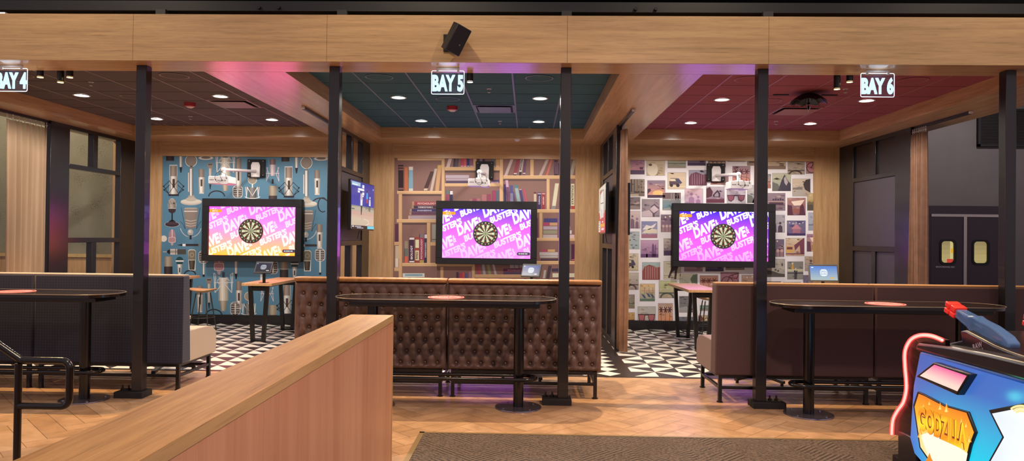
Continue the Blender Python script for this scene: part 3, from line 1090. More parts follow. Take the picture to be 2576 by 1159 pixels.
dup(t0, (3.42, 6.88, 0), 'long black bar table before the smooth brown sofas, glowing red disc on top')

# ================================================================ counter tables on trapezoid frames inside the bays
def counter(label, x, y, L=1.75):
    t = thing('counter_table', label, 'table', (x, y, 0), group='wood topped counter tables in the bays')
    MB().bx(-.235, .235, 0, L, .87, .912).build('tabletop', M['tabletop_wood'], t, bevel=.003)
    MB().bx(-.14, .14, .1, L - .1, .845, .87).build('apron', M['black_metal'], t)
    for yy in (.1, L - .15):
        for s_ in (-1, 1):
            b = MB().prism([(s_ * .16, .87), (s_ * .105, .87), (s_ * .055, .0), (s_ * .11, .0)][::s_], yy - .03, yy + .03, 'Y')
            b.build('leg', M['black_metal'], t)
        MB().bx(-.1, .1, yy - .03, yy + .03, 0, .035).bx(-.105, .105, yy - .03, yy + .03, .79, .845).build('crossbar', M['black_metal'], t)
    return t
c0 = counter('wood topped counter table with a tilted tablet, in the blue microphone bay', -4.185, 10.88, 1.6)
dup(c0, (-6.17, 11.15, 0), 'wood topped counter table at left of the blue microphone wall, behind the navy sofa')
dup(c0, (2.64, 10.68, 0), 'wood topped counter table standing left in the photo-print bay')
dup(c0, (.17, 10.75, 0), 'wood topped counter table hidden behind the tufted sofa, carrying a tablet')
dup(c0, (4.55, 10.75, 0), 'wood topped counter table hidden behind the brown sofa, carrying a bright tablet')

def tablet(label, x, y, z, w, h, rot, tilt, mode, post_x=0.):
    t = thing('tablet_stand', label, 'tablet', (x, y, z), rot)
    MB().bx(-.02, .02, -.012, .012, .006, .2).build('pole', M['black_metal'], t)
    MB().bx(-.06, .06, -.06, .06, 0, .006).build('foot_plate', M['black_metal'], t)
    R_ = Matrix.Rotation(-tilt, 3, 'X')
    o_ = Vector((0, -.03, .17 + h * .36))
    cb = {'dark': '#3b3a3f', 'grey': '#4a4946', 'light': '#6d6a66'}[mode]
    b = MB().box(o_ + R_ @ Vector((0, .015, 0)), (w, .03, h), M_=R_)
    o2 = b.build('housing', mat('tablet_housing', cb, .45), t, bevel=.006)
    pp = Print((-w / 2 + .018, -h / 2 + .018, w / 2 - .018, h / 2 - .03))
    W2, H2 = w / 2, h / 2
    if mode == 'dark':
        pp.vgrad(-W2, -H2, W2, H2, '#211f27', '#2a2742', 0, 6)
    elif mode == 'grey':
        pp.vgrad(-W2, -H2, W2, H2, '#3a3f48', '#2a48a0', 0, 6)
    else:
        pp.vgrad(-W2, -H2, W2, H2, '#b8c8c0', '#3a78d8', 0, 8)
    lw = h * .42
    k = {'dark': '#b8bcc8', 'grey': '#d8e4f0', 'light': '#f4fbff'}[mode]
    pp.poly(rrect(lw, lw * .95, lw * .33, 5, 0, 0), k, 1)
    kk = {'dark': '#30303c', 'grey': '#34507a', 'light': '#7aa0c8'}[mode]
    pp.text('DAVE &', -lw * .4, lw * .02, lw * .8, lw * .3, kk, 2)
    pp.text("BUSTER'S", -lw * .42, -lw * .3, lw * .84, lw * .24, kk, 2)
    pp.poly(rrect(h * .22, h * .09, h * .04, 4, w * .28, -h * .3), '#e8b060' if mode == 'light' else '#c8b8b0', 1)
    pp.rect(-w * .42, h * .28, -w * .34, h * .33, k, 1)
    pp.build('screen', M['tvscreen'], lambda a, c_, L: o_ + R_ @ Vector((a, -.0008 - L * .0006, c_)), o2)
    return t
tablet('dark tablet on a black stand on the counter table in the blue microphone bay', -4.12, 11.02, .912, .27, .21, .0, .62, 'dark')
tablet('dark grey tablet on a stand before the bookshelf wall, white logo on its screen', .06, 11.0, .912, .31, .22, -.36, .5, 'grey')
tablet('bright lit tablet in a light grey frame over the brown sofa', 4.52, 11.0, .912, .45, .265, .03, .2, 'light')

def stool(label, x, y):
    t = thing('counter_stool', label, 'stool', (x, y, 0), group='wood seat counter stools')
    def seat(u, v):
        a, r = u * 2 * PI, v * .225
        return (r * math.cos(a), r * .86 * math.sin(a), .665 + .05 * (v ** 2.2) * (1 + .25 * math.cos(2 * a)))
    MB().grid(40, 8, seat).build('seat', M['stool_wood'], t, solid=.02)
    for a in (.8, 2.35, 3.95, 5.5):
        MB().cyl((.12 * math.cos(a), .12 * math.sin(a), .66), (.235 * math.cos(a), .235 * math.sin(a), 0), .0095, n=10).build('leg', M['grey_metal'], t)
    MB().tube([(.192 * math.cos(i * PI / 16), .192 * math.sin(i * PI / 16), .25) for i in range(32)], .007, 8, closed=True).build('foot_ring', M['grey_metal'], t)
    return t
s0 = stool('wood seat stool on thin metal legs before the blue microphone wall', -5.53, 12.0)
dup(s0, (2.98, 11.75, 0), 'wood seat stool partly hidden behind the counter table in the photo-print bay')
def lounge(label, x, y, rz):
    t = thing('lounge_table', label, 'table', (x, y, 0), rz, 'low lounge tables behind the sofas')
    for k in range(4):
        a = k * PI / 2
        ca, sa = math.cos(a), math.sin(a)
        b = MB()
        vs = [(.03 * -sa, .03 * ca, .1), (-.03 * -sa, -.03 * ca, .1), (.37 * ca + .022 * sa, .37 * sa - .022 * ca, .06), (.37 * ca - .022 * sa, .37 * sa + .022 * ca, .06)]
        vs += [(v[0], v[1], v[2] - .03) for v in vs]
        b.add(vs, [(0, 1, 2, 3), (4, 7, 6, 5), (0, 4, 5, 1), (1, 5, 6, 2), (2, 6, 7, 3), (3, 7, 4, 0)])
        b.cyl((.345 * ca, .345 * sa, 0), (.345 * ca, .345 * sa, .04), .018, n=12)
        b.build('foot', M['black_metal'], t)
    MB().cyl((0, 0, .06), (0, 0, .62), .035, n=20).build('column', M['black_metal'], t)
    MB().cyl((0, 0, .62), (0, 0, .65), .3, n=40).build('tabletop', M['tabletop_wood'], t)
    return t
l0 = lounge('low pedestal table whose black cross base shows under the tufted sofa', 0.05, 8.52, .3)
dup(l0, (-4.42, 8.55, 0), 'low pedestal table whose black cross base shows under the navy sofa', .2)
dup(l0, (2.75, 8.5, 0), 'low pedestal table whose black cross base shows under the brown sofa', .5)

# ================================================================ loop handrail at left
t = thing('handrail', 'black tubular handrail with a square loop end, left of the half wall', 'handrail', (-3.12, 4.3, 0))
r = .021
MB().cyl((0, 0, 0), (0, 0, .855), r, n=16).cyl((0, 0, 0), (0, 0, .008), .05, n=20).build('post', M['black_gloss'], t)
loop = [(0, 0, .875)]
for cx, cz, a0 in ((.27, .825, 90), (.27, .645, 0)):
    for i in range(7):
        a = math.radians(a0 - 90 * i / 6)
        loop.append((cx + .05 * math.cos(a), 0, cz + .05 * math.sin(a)))
loop.append((0, 0, .595))
MB().tube(loop, r, 14).build('loop', M['black_gloss'], t)
MB().tube([(.01, 0, .878), (-.5, -.1, 1.28), (-1.0, -.2, 1.68)], r, 14).build('sloping_rail', M['black_gloss'], t)
MB().cyl((-1.0, -.2, 0), (-1.0, -.2, 1.69), r, n=16).build('post', M['black_gloss'], t)

# ================================================================ dart screens, dartboards, projectors
def smooth(pts, n=5):
    r = []
    for i in range(len(pts) - 1):
        p = [pts[max(0, i - 1)], pts[i], pts[i + 1], pts[min(len(pts) - 1, i + 2)]]
        for k in range(n):
            u = k / n
            r.append(tuple(.5 * (2 * p[1][q] + (p[2][q] - p[0][q]) * u + (2 * p[0][q] - 5 * p[1][q] + 4 * p[2][q] - p[3][q]) * u * u + (3 * p[1][q] - p[0][q] - 3 * p[2][q] + p[3][q]) * u ** 3) for q in range(len(pts[0]))))
    return r + [pts[-1]]
SXC = {4: -5.095, 5: -.767, 6: 3.55}
YS = 13.03
SW, SH, SZ = 1.625, .905, 1.727
GR = {4: ('#ff8a1c', '#ff6a90', '#f04cf4'), 5: ('#f76cf0', '#c050f2', '#4c30e4'), 6: ('#f454e6', '#b040f0', '#4020d0')}
def grad(k):
    a, b_, c = GR[k]
    def f(x, z):
        v = min(1, max(0, z / SH + .5))
        return mixc(a, b_, v / .5) if v < .5 else mixc(b_, c, (v - .5) / .5)
    return f
def hdr(c):
    k = 3.4 * max(0, max(c) - .55) / .45
    return tuple(v * (1 + k * (.45 + .55 * min(1, max(0, v - .55) / .45))) for v in c)
def dart_screen(k, label):
    t = thing('dart_screen', label, 'screen', (SXC[k], YS, SZ), group='dart game screens on the printed walls')
    b = MB()
    for a in ((-.925, .925, SH / 2 - .005, .595), (-.925, .925, -.56, -SH / 2 + .005), (-.925, -SW / 2 + .005, -SH / 2 + .005, SH / 2 - .005), (SW / 2 - .005, .925, -SH / 2 + .005, SH / 2 - .005)):
        b.bx(a[0], a[1], -.07, .07, a[2], a[3])
    b.build('surround', M['foam_black'], t, bevel=.006)
    MB().bx(-.86, .86, .07, .1195, -.52, .55).build('backing', M['matte_black'], t)
    f = grad(k)
    pp = Print((-SW / 2, -SH / 2, SW / 2, SH / 2))
    for i in range(16):
        pp.rect(-SW / 2, -SH / 2 + SH * i / 16, SW / 2, -SH / 2 + SH * (i + 1) / 16, lambda x, z: hdr(f(x, z)), 0)
    pxm = SW / 1690
    def tone(x, z):
        v = min(1, max(0, z / SH + .5))
        return hdr(mixc(f(x, z), (1, .95, 1), (.1 + .5 * v if k != 4 else .24)))
    for m_ in range(-3, 5):
        for n in range(-3, 4):
            X = (360 - 45 + m_ * 490 + n * 80) * pxm - SW / 2
            Z = SH / 2 - (600 - 75 - m_ * 350 + n * 470) * pxm
            if abs(X) > 1.6 or abs(Z) > 1.3:
                continue
            a = math.radians(24)
            pp.text('DAVE', X, Z, 440 * pxm, 205 * pxm, tone, 1, a, .16, .055)
            ca, sa = math.cos(a), math.sin(a)
            ex, ez = 455 * pxm, 40 * pxm
            pp.text('&', X + ex * ca - ez * sa, Z + ex * sa + ez * ca, 62 * pxm, 140 * pxm, tone, 1, a, .1, .02)
            ex, ez = 70 * pxm, -150 * pxm
            pp.text("BUSTER'S", X + ex * ca - ez * sa, Z + ex * sa + ez * ca, 560 * pxm, 125 * pxm, tone, 1, a, .16, .05)
    pp.poly([(-SW / 2, SH * .44), (-SW / 2, SH * .375), (-SW * .365, SH * .375), (-SW * .352, SH * .39), (-SW * .352, SH * .425), (-SW * .365, SH * .44)], '#f0a828', 2)
    pp.text('BAY %d' % k, -SW * .46, SH * .392, .09, .028, (1, .95, .85), 3)
    pp.poly(rrect(SW * .15, SH * .068, .026, 4, SW * .42, -SH * .4), '#4c4450', 2)
    for i, w in enumerate((.03, .035, .028, .04)):
        pp.rect(SW * .365 + i * .04, -SH * .408, SW * .365 + i * .04 + w, -SH * .39, '#f0eef4', 3)
    pp.build('screen', M['screen'], lambda a, c_, L: Vector((a, -.02 - L * .0015, c_)), t)
    return t
M['board_black'] = mat('board_black', '#3a342c', .8)
M['board_cream'] = mat('board_cream', '#cfd6b8', .8)
M['board_red'] = mat('board_red', '#b04038', .7)
M['board_green'] = mat('board_green', '#4e9a5c', .7)
def dartboard(k, label):
    t = thing('dartboard', label, 'dartboard', (SXC[k] - .015, YS - .045, SZ), group='dartboards on the dart screens')
    R0 = .228
    b = MB()
    def ring(r0, r1, a0, a1, y, mi):
        n = 4
        vs = [(r * math.sin(a0 + (a1 - a0) * i / n), y, r * math.cos(a0 + (a1 - a0) * i / n)) for r in (r0, r1) for i in range(n + 1)]
        b.add(vs, [(i, i + 1, n + 2 + i, n + 1 + i) for i in range(n)], mi)
    y = -.0205
    for s_ in range(20):
        a0, a1 = (s_ - .5) * PI / 10, (s_ + .5) * PI / 10
        dk = s_ % 2 == 0
        ring(.016, .099, a0, a1, y, 0 if dk else 1)
        ring(.099, .107, a0, a1, y, 2 if dk else 3)
        ring(.107, .162, a0, a1, y, 0 if dk else 1)
        ring(.162, .170, a0, a1, y, 2 if dk else 3)
    for a in range(20):
        ring(.006, .016, a * PI / 10, (a + 1) * PI / 10, y, 3)
        ring(.0001, .006, a * PI / 10, (a + 1) * PI / 10, y, 2)
    b.build('playing_face', [M['board_black'], M['board_cream'], M['board_red'], M['board_green']], t, smooth=False)
    MB().cyl((0, .0, 0), (0, -.02, 0), R0, n=64).build('rim', M['board_black'], t)
    MB().cyl((0, .02, 0), (0, 0, 0), R0 - .03, n=40).build('mounting_ring', M['matte_black'], t)
    pp = Print()
    for i, nn in enumerate((20, 1, 18, 4, 13, 6, 10, 15, 2, 17, 3, 19, 7, 16, 8, 11, 14, 9, 12, 5)):
        a = i * PI / 10
        w = .022 if nn > 9 else .012
        pp.text(str(nn), .196 * math.sin(a) - w / 2, .196 * math.cos(a) - .012, w, .024, '#e6e8d0', 0, 0, 0, .06)
    pp.build('numbers', M['print'], lambda a, c_, L: Vector((a, -.0215, c_)), t)
    return t
wn = {4: 'pink and orange screen on the microphone wall', 5: 'violet screen on the bookshelf wall', 6: 'violet screen on the photo-print wall'}
for k in (4, 5, 6):
    dart_screen(k, {4: 'black framed dart screen glowing pink to orange on the blue microphone wall', 5: 'black framed dart screen glowing violet and pink on the bookshelf wall', 6: 'black framed dart screen glowing violet on the wall of photo prints'}[k])
    dartboard(k, 'round dartboard in the middle of the ' + wn[k])

PX = {4: -5.08, 5: -.82, 6: 3.43}
wl = {4: 'blue microphone wall', 5: 'bookshelf wall', 6: 'photo-print wall'}
for k in (4, 5, 6):
    t = thing('projector_mount', 'white projector arm on a black wall plate, high on the ' + wl[k], 'projector mount', (PX[k], YB, 2.9), group='projector arms')
    MB().bx(-.165, .165, -.05, -.006, -.165, .165).build('wall_plate', M['matte_black'], t, bevel=.004)
    b = MB()
    b.prism([(-.08, -.17), (.08, -.17), (.085, .05), (.06, .11), (-.06, .11), (-.085, .05)], -.09, -.05, 'Y')
    b.build('bracket', M['white_plastic'], t, bevel=.012, seg=3)
    MB().tube([(0, -.08, -.06), (0, -.12, -.065), (0, -1.45, -.16)], [.034, .027, .025], 14).ball((0, -1.45, -.16), .04, 14, 10).build('arm', M['white_plastic'], t)
    MB().cyl((0, -1.45, -.17), (0, -1.45, -.27), .028, n=14).bx(-.05, .05, -1.52, -1.38, -.285, -.262).build('hanger', M['white_plastic'], t)
    for a in ((-.13, .13), (.13, .13), (-.13, -.13), (.13, -.13)):
        MB().cyl((a[0], -.05, a[1]), (a[0], -.056, a[1]), .008, n=8).build('screw', M['aluminium'], t)
    t = thing('projector', 'white projector hanging before the ' + wl[k], 'projector', (PX[k] + (.0 if k != 4 else -.02), YB - 1.45, 2.496), group='white projectors')
    b = MB()
    pts = [(-.17, 0), (.03, 0), (.05, -.012), (.13, -.012), (.155, 0), (.172, .012), (.17, .11), (.16, .122), (-.16, .122), (-.17, .11)]
    b.prism(pts, -.15, .15, 'Y')
    b.build('body', M['white_plastic'], t, bevel=.006)
    b = MB()
    for i in range(3):
        b.bx(-.145 + i * .024, -.128 + i * .024, -.152, -.15, .052, .07)
    for q in ((-.055, .055, .02, .02), (-.02, .045, .05, .012), (.04, .042, .045, .014), (.1, .038, .02, .022), (.125, .075, .02, .02)):
        b.bx(q[0], q[0] + q[2], -.152, -.15, q[1], q[1] + q[3])
    b.build('ports', mat('port_grey', '#6a6668', .5), t, smooth=False)
    for pts in ([(0, -.02, .22), (.05, -.12, .19), (.12, -.17, .16), (.13, -.155, .09)], [(0, -.02, .21), (-.03, -.14, .18), (-.05, -.175, .08), (.01, -.185, .02), (.07, -.175, .05), (.06, -.155, .07)],
                [(.0, -.02, .2), (.02, -.15, .15), (.055, -.17, .08), (.05, -.153, .055)]):
        MB().tube(smooth(pts, 6), .0032, 6).build('cable', M['cable'], t)
    MB().cyl((-.12, -.0, .122), (-.12, 0, .132), .02, n=12).cyl((.12, 0, .122), (.12, 0, .132), .02, n=12).build('foot', M['white_plastic'], t)

# ================================================================ lit bay signs
for k, x, lab in ((4, -5.315, 'lit acrylic sign reading BAY 4 under the wood fascia'), (5, -.83, 'lit acrylic sign reading BAY 5 under the wood fascia'), (6, 3.465, 'lit acrylic sign reading BAY 6 under the wood fascia')):
    t = thing('bay_sign', lab, 'sign', (x, 7.15, ZS), group='lit bay signs')
    MB().prism(rrect(.33, .235, .012, 4, 0, -.15), -.004, .004, 'Y').build('acrylic_panel', M['sign_glass'], t)
    MB().tube([(p[0], -.001, p[1]) for p in rrect(.33, .235, .014, 4, 0, -.15)], .0032, 6, closed=True).build('lit_edge', M['sign_edge'], t)
    pp = Print()
    pp.text('BAY %d' % k, -.157, -.242, .314, .17, (1, 1, 1), 0, 0, 0, .05)
    b = MB()
    for pts, c, L in pp.p:
        n = len(pts)
        b.add([(p[0], -.006, p[1]) for p in pts] + [(p[0], .001, p[1]) for p in pts], [tuple(range(n)), tuple(range(2 * n - 1, n - 1, -1))])
    b.build('lettering', M['sign_text'], t, smooth=False)
    MB().bx(-.115, .115, -.012, .012, -.018, 0).build('mounting_rail', M['white_trim'], t, bevel=.003)
    for s_ in (-1, 1):
        MB().bx(s_ * .105 - .012, s_ * .105 + .012, -.008, .008, -.045, -.015).build('clip', M['white_trim'], t)
    light('POINT', 'sign_light', (x, 7.12, ZS - .05), 0.35, (.7, .85, 1), .1)

# ================================================================ loudspeaker on the fascia
t = thing('loudspeaker', 'black loudspeaker tilted on a bracket on the wood fascia', 'speaker', (-.735, 6.92, 3.555))
Rr = (Matrix.Rotation(math.radians(19), 3, 'Y') @ Matrix.Rotation(math.radians(42), 3, 'Z') @ Matrix.Rotation(math.radians(14), 3, 'X'))
oc = Vector((.02, -.16, 0))
b = MB()
pts = [(-.085, -.06), (.085, -.06), (.06, .075), (-.06, .075)]
vs = [oc + Rr @ Vector((p[0], p[1], z)) for z in (-.135, .135) for p in pts]
b.add(vs, [(0, 3, 2, 1), (4, 5, 6, 7), (0, 1, 5, 4), (1, 2, 6, 5), (2, 3, 7, 6), (3, 0, 4, 7)])
b.build('cabinet', mat('speaker_cabinet', '#2b2a2a', .55), t, bevel=.006)
b = MB().box(oc + Rr @ Vector((0, -.064, 0)), (.162, .008, .262), M_=Rr)
b.build('front_grille', mat('speaker_grille', '#12121c', .6), t, bevel=.003)
MB().box(oc + Rr @ Vector((.03, -.0685, -.035)), (.012, .002, .014), M_=Rr).build('badge', M['aluminium'], t)
MB().bx(-.115, -.01, -.014, .004, -.085, .085).build('wall_bracket', M['black_metal'], t, bevel=.003)
MB().tube([(-.06, -.01, 0), (-.06, -.06, -.01), oc + Rr @ Vector((0, .07, 0))], .014, 10).build('swivel_arm', M['black_metal'], t)

# ================================================================ televisions on the partitions
def tv(label, A, B_, z0, z1, face, art):
    """A: near lower corner (x, y), B_: far one; face +1 looks to +x"""
    A, B_ = Vector((*A, z0)), Vector((*B_, z0))
    d = (B_ - A).normalized()
    nrm = Vector((d.y, -d.x, 0)) * (1 if face > 0 else -1)
    c = (A + B_) / 2 + Vector((0, 0, (z1 - z0) / 2))
    t = thing('television', label, 'television', c)
    L_, H_ = (B_ - A).length, z1 - z0
    ax = d if face < 0 else -d
    R_ = Matrix((ax, Vector((0, 0, 1)).cross(ax), (0, 0, 1))).transposed()
    MB().box((0, 0, 0), (L_, .05, H_), M_=None).build('bezel', M['black_gloss'], t, bevel=.006)
    bez = t.children[0]
    t.rotation_euler = R_.to_euler()
    pp = Print((0, 0, 1, 1))
    art(pp)
    w, h = L_ - .03, H_ - .035
    # u runs left to right as one looks at the picture
    sgn = -1
    pp.build('screen', M['tvscreen'], lambda u, v, L: Vector((sgn * (u - .5) * w, .0256 + L * .0012, (v - .5) * h + .005)), bez)
    MB().bx(-.2, .2, -.09, -.025, -.2, .2).build('wall_mount', M['black_metal'], t)
    MB().tube([(.0, -.03, -H_ / 2 + .02), (.01, -.05, -H_ / 2 - .08), (0, -.06, -H_ / 2 - .14)], .006, 6).build('cable', M['cable'], t)
    return t
def art_game(p):
    p.vgrad(0, .47, 1, 1, '#2a3aa8', '#1c2a94', 0, 6)
    p.rect(0, .43, 1, .49, '#8a8f86', 1)
    p.poly([(0, .38), (0, .46), (.4, .47), (1, .42), (1, .36)], '#b9ad98', 2)
    p.vgrad(0, 0, 1, .44, '#d9c3ac', '#c79d90', 1, 6)
    p.poly([(0, .10), (.3, .07), (.6, .09), (.75, .14), (.68, .2), (.4, .24), (0, .25)], '#cbb8a2', 2)
    p.arc(.3, .14, .46, -60, 60, .012, '#e6dccb', 3, .09)
    p.rect(.0, .40, .12, .425, '#55645a', 3)
    p.poly([(.37, .5), (.45, .5), (.46, .64), (.37, .64)], '#e8e8f0', 3)
    p.poly([(.36, .62), (.47, .62), (.45, .76), (.37, .76)], '#c8b4c0', 3)
    p.disc(.42, .79, .03, '#3a3040', 3)
    p.poly([(.39, .3), (.42, .3), (.45, .5), (.38, .5)], '#2c2434', 4)
    p.line([(.40, .3), (.42, .24), (.42, .16)], .02, '#c9a58c', 4)
    p.poly([(.62, .66), (.70, .66), (.69, .80), (.64, .80)], '#48a8e0', 3)
    p.disc(.67, .83, .024, '#2c2434', 3)
    p.line([(.64, .58), (.62, .42)], .02, '#2c2434', 3)
    p.line([(.69, .58), (.73, .40)], .02, '#2c2434', 3)
    p.poly([(.62, .57), (.71, .57), (.71, .67), (.62, .67)], '#a04050', 3)
    p.poly([(.76, .52), (.83, .52), (.82, .66), (.77, .66)], '#e4e6f0', 3)
    p.disc(.80, .70, .028, '#c8ccd8', 3)
    p.line([(.79, .52), (.77, .39)], .02, '#2c2434', 3)
    p.line([(.80, .52), (.81, .39)], .02, '#2c2434', 3)
    p.rect(.0, .90, .36, .98, '#9fc4d8', 3)
    p.rect(.02, .915, .25, .935, '#e8f2f6', 4)
    for a in ((.44, .88, .52, .95), (.26, .82, .52, .865), (.25, .77, .33, .81), (.44, .73, .52, .79), (.44, .69, .5, .72)):
        p.rect(*a, '#eef0f8', 5)
    p.rect(0, 0, 1, .07, '#120f18', 5)
    p.rect(.68, 0, 1, .065, '#6fd0e6', 6)
    p.rect(.03, .035, .1, .06, '#e4e4ea', 6)
    p.rect(.14, .038, .4, .055, '#c4c4cc', 6)
    p.rect(.22, .01, .5, .026, '#c4c4cc', 6)
    p.disc(.94, .9, .02, '#aab4e0', 5)
def art_red(p):
    p.vgrad(0, .45, 1, 1, '#c2beb2', '#cfcabb', 0, 4)
    p.vgrad(0, 0, 1, .46, '#c03a4c', '#b04650', 0, 4)
    p.poly([(.1, .5), (.25, .95), (.8, .9), (.95, .5), (.9, .4), (.2, .4)], '#8f8c86', 1)
    p.poly([(.3, .32), (.22, .6), (.32, .86), (.72, .88), (.8, .6), (.74, .32)], '#d9d6d0', 2)
    p.line([(.32, .64), (.78, .62)], .02, '#55525a', 3)
    p.poly([(.2, .48), (.34, .5), (.4, .3), (.3, .3)], '#d8d8dc', 3)
    p.line([(.42, .5), (.5, .34), (.46, .28)], .03, '#4a4656', 3)
    p.line([(.56, .5), (.6, .34)], .03, '#4a4656', 3)
    p.rect(.02, .02, .28, .26, '#d8d2cc', 3)
    for i in range(4):
        p.rect(.08, .05 + i * .055, .2, .08 + i * .055, '#77656a', 4)
    p.rect(.36, .12, .9, .19, '#d8a040', 3)
    p.rect(.45, .05, .82, .10, '#d9c6c8', 3)
    p.rect(.56, .21, .7, .245, '#e8dada', 3)
    p.rect(.2, .85, .4, .92, '#b04650', 3)
tv('television on the dark partition showing a ball game with a pitcher', (-2.79, 11.0), (-2.74, 12.42), 1.755, 2.55, 1, art_game)
def art_off(p):
    p.rect(0, 0, 1, 1, '#15141c', 0)
tv('switched off television seen edge-on behind the curtain beside the photo-print wall', (1.53, 10.9), (1.51, 12.3), 1.72, 2.52, 1, art_off)
tv('television on the partition facing the bookshelf bay, with a red and white picture', (1.195, 10.83), (1.235, 12.25), 1.735, 2.52, -1, art_red)

# ================================================================ arcade game at right
XA = 2.75
def A_(px, py, x=XA):
    p = at(px, py, x=x)
    return (p.y, p.z)
t = thing('arcade_game', 'blue arcade shooting game with glowing panels and a red neon tube', 'arcade game', (XA, 4.2, 0))
ox, oy = XA, 4.2
def loc(p, x=0.):
    return (x, p[0] - oy, p[1])
out = [(5.06, .905), (5.14, .64), (5.165, .42), (5.18, .26), (5.12, .16), (5.0, .115), (3.1, .115), (3.05, .9), (3.9, .925)]
b = MB().prism([(p[0] - oy, p[1]) for p in out], 0, .95, 'X')
b.build('body', M['led_blue'], t, bevel=.03, seg=4)
b = MB().prism([(p[0] - oy, p[1]) for p in ((5.1, .90), (5.07, .955), (4.7, .985), (4.3, 1.0), (3.1, 1.02), (3.08, .90))], -.01, .97, 'X')
b.build('deck', M['arcade_black'], t, bevel=.02, seg=3)
MB().bx(.05, .9, 3.15 - oy, 5.15 - oy, 0, .12).bx(.0, .5, 5.08 - oy, 5.34 - oy, .05, .27).bx(.0, .5, 5.0 - oy, 5.42 - oy, 0, .07).build('plinth', M['arcade_black'], t, bevel=.012)
def panel(name, pxs, x0, x1, m, **k):
    return MB().prism([(A_(*p)[0] - oy, A_(*p)[1]) for p in pxs], x0, x1, 'X').build(name, m, t, **k)
# small screen
f = panel('screen_frame', [(2321, 947), (2367, 911), (2461, 941), (2427, 994)], -.05, .02, M['arcade_black'], bevel=.008)
pp = Print()
pq = [A_(*p) for p in ((2333, 945), (2370, 917), (2453, 945), (2429, 984))]
n = 24
for i in range(n):
    a, b2 = i / n, (i + 1) / n
    lp = lambda s_, e: tuple(s_[q] * (1 - e) + e_[q] * e for q in (0, 1))
    def L2(P, Q, e):
        return (P[0] * (1 - e) + Q[0] * e, P[1] * (1 - e) + Q[1] * e)
    pp.poly([L2(pq[1], pq[0], a), L2(pq[2], pq[3], a), L2(pq[2], pq[3], b2), L2(pq[1], pq[0], b2)], mixc('#f56aa0', '#ffd6c8', min(1, a * 1.3)), 0)
pp.build('screen', M['screen'], lambda a, c_, L: Vector((-.0512, a - oy, c_)), f)
# lit marquee with its lettering
mq = [(2314, 984), (2329, 990), (2382, 1018), (2442, 1035), (2462, 1087), (2449, 1120), (2434, 1182), (2372, 1184), (2343, 1160), (2319, 1126), (2303, 1019)]
f = panel('marquee_frame', mq, -.018, .02, M['arcade_black'], bevel=.004)
cx, cy = 2384, 1090
inn = [(cx + (p[0] - cx) * .945, cy + (p[1] - cy) * .945) for p in mq]
pp = Print()
random.seed(11)
ip = [A_(*p) for p in inn]
c0_ = A_(cx, cy)
def fire(y, z):
    v = (z - .12) / .62
    return mixc(mixc('#fff6c8', '#ffc42a', min(1, v / .5)), '#ee6a14', max(0, (v - .45) / .4))
# fan of fine strips so the colours blend
y0_, y1_ = min(p[0] for p in ip), max(p[0] for p in ip)
z0_, z1_ = min(p[1] for p in ip), max(p[1] for p in ip)
def clip_half(poly, ax, lo, hi):
    r = (lo, -9, hi, 9) if ax == 0 else (-9, lo, 9, hi)
    return clip(poly, r)
for i in range(20):
    q = clip_half(ip, 1, z0_ + (z1_ - z0_) * i / 20, z0_ + (z1_ - z0_) * (i + 1) / 20)
    if len(q) > 2:
        pp.poly(q, fire, 0)
def flame(px, py, w, h, c, L):
    pts = [A_(px - w, py), A_(px + w, py), A_(px + w * .5, py - h * .4), A_(px + w * .1, py - h), A_(px - w * .3, py - h * .5)]
    pp.poly(pts, c, L)
for fx, fy, w, h in ((2330, 1030, 8, 22), (2345, 1018, 5, 14), (2372, 1030, 7, 20), (2388, 1036, 8, 24), (2426, 1066, 6, 22), (2438, 1074, 5, 18), (2322, 1100, 7, 30), (2446, 1112, 6, 30)):
    flame(fx, fy, w, h, '#ff9c2a', 1)
    flame(fx, fy, w * .5, h * .6, '#ffdf80', 2)
pp.poly([A_(*p) for p in ((2322, 1094), (2350, 1085), (2400, 1112), (2442, 1140), (2436, 1172), (2376, 1176), (2345, 1152))], '#fff8e0', 1)
flame(2345, 1160, 10, 22, '#e88a20', 2)
def tmap(u, v):
    a, b2, c, d = (2318, 1080), (2441, 1135), (2317, 1017), (2441, 1067)
    x = a[0] * (1 - u) * (1 - v) + b2[0] * u * (1 - v) + c[0] * (1 - u) * v + d[0] * u * v
    y = a[1] * (1 - u) * (1 - v) + b2[1] * u * (1 - v) + c[1] * (1 - u) * v + d[1] * u * v
    return A_(x, y)
for off, c, L in ((.10, '#8a2f08', 3), (.055, None, 4)):
    vs, fs = text2d('GODZILLA', off, .95)
    for q in fs:
        pts = [tmap(*vs[i]) for i in q]
        pp.poly(pts, c or (lambda y, z: mixc('#ffe02a', '#f08a10', max(0, min(1, .5 + .5 * math.sin(z * 40 + y * 9))))), L)
pp.build('marquee', M['screen'], lambda a, c_, L: Vector((-.0185 - L * .0008, a - oy, c_)), f)
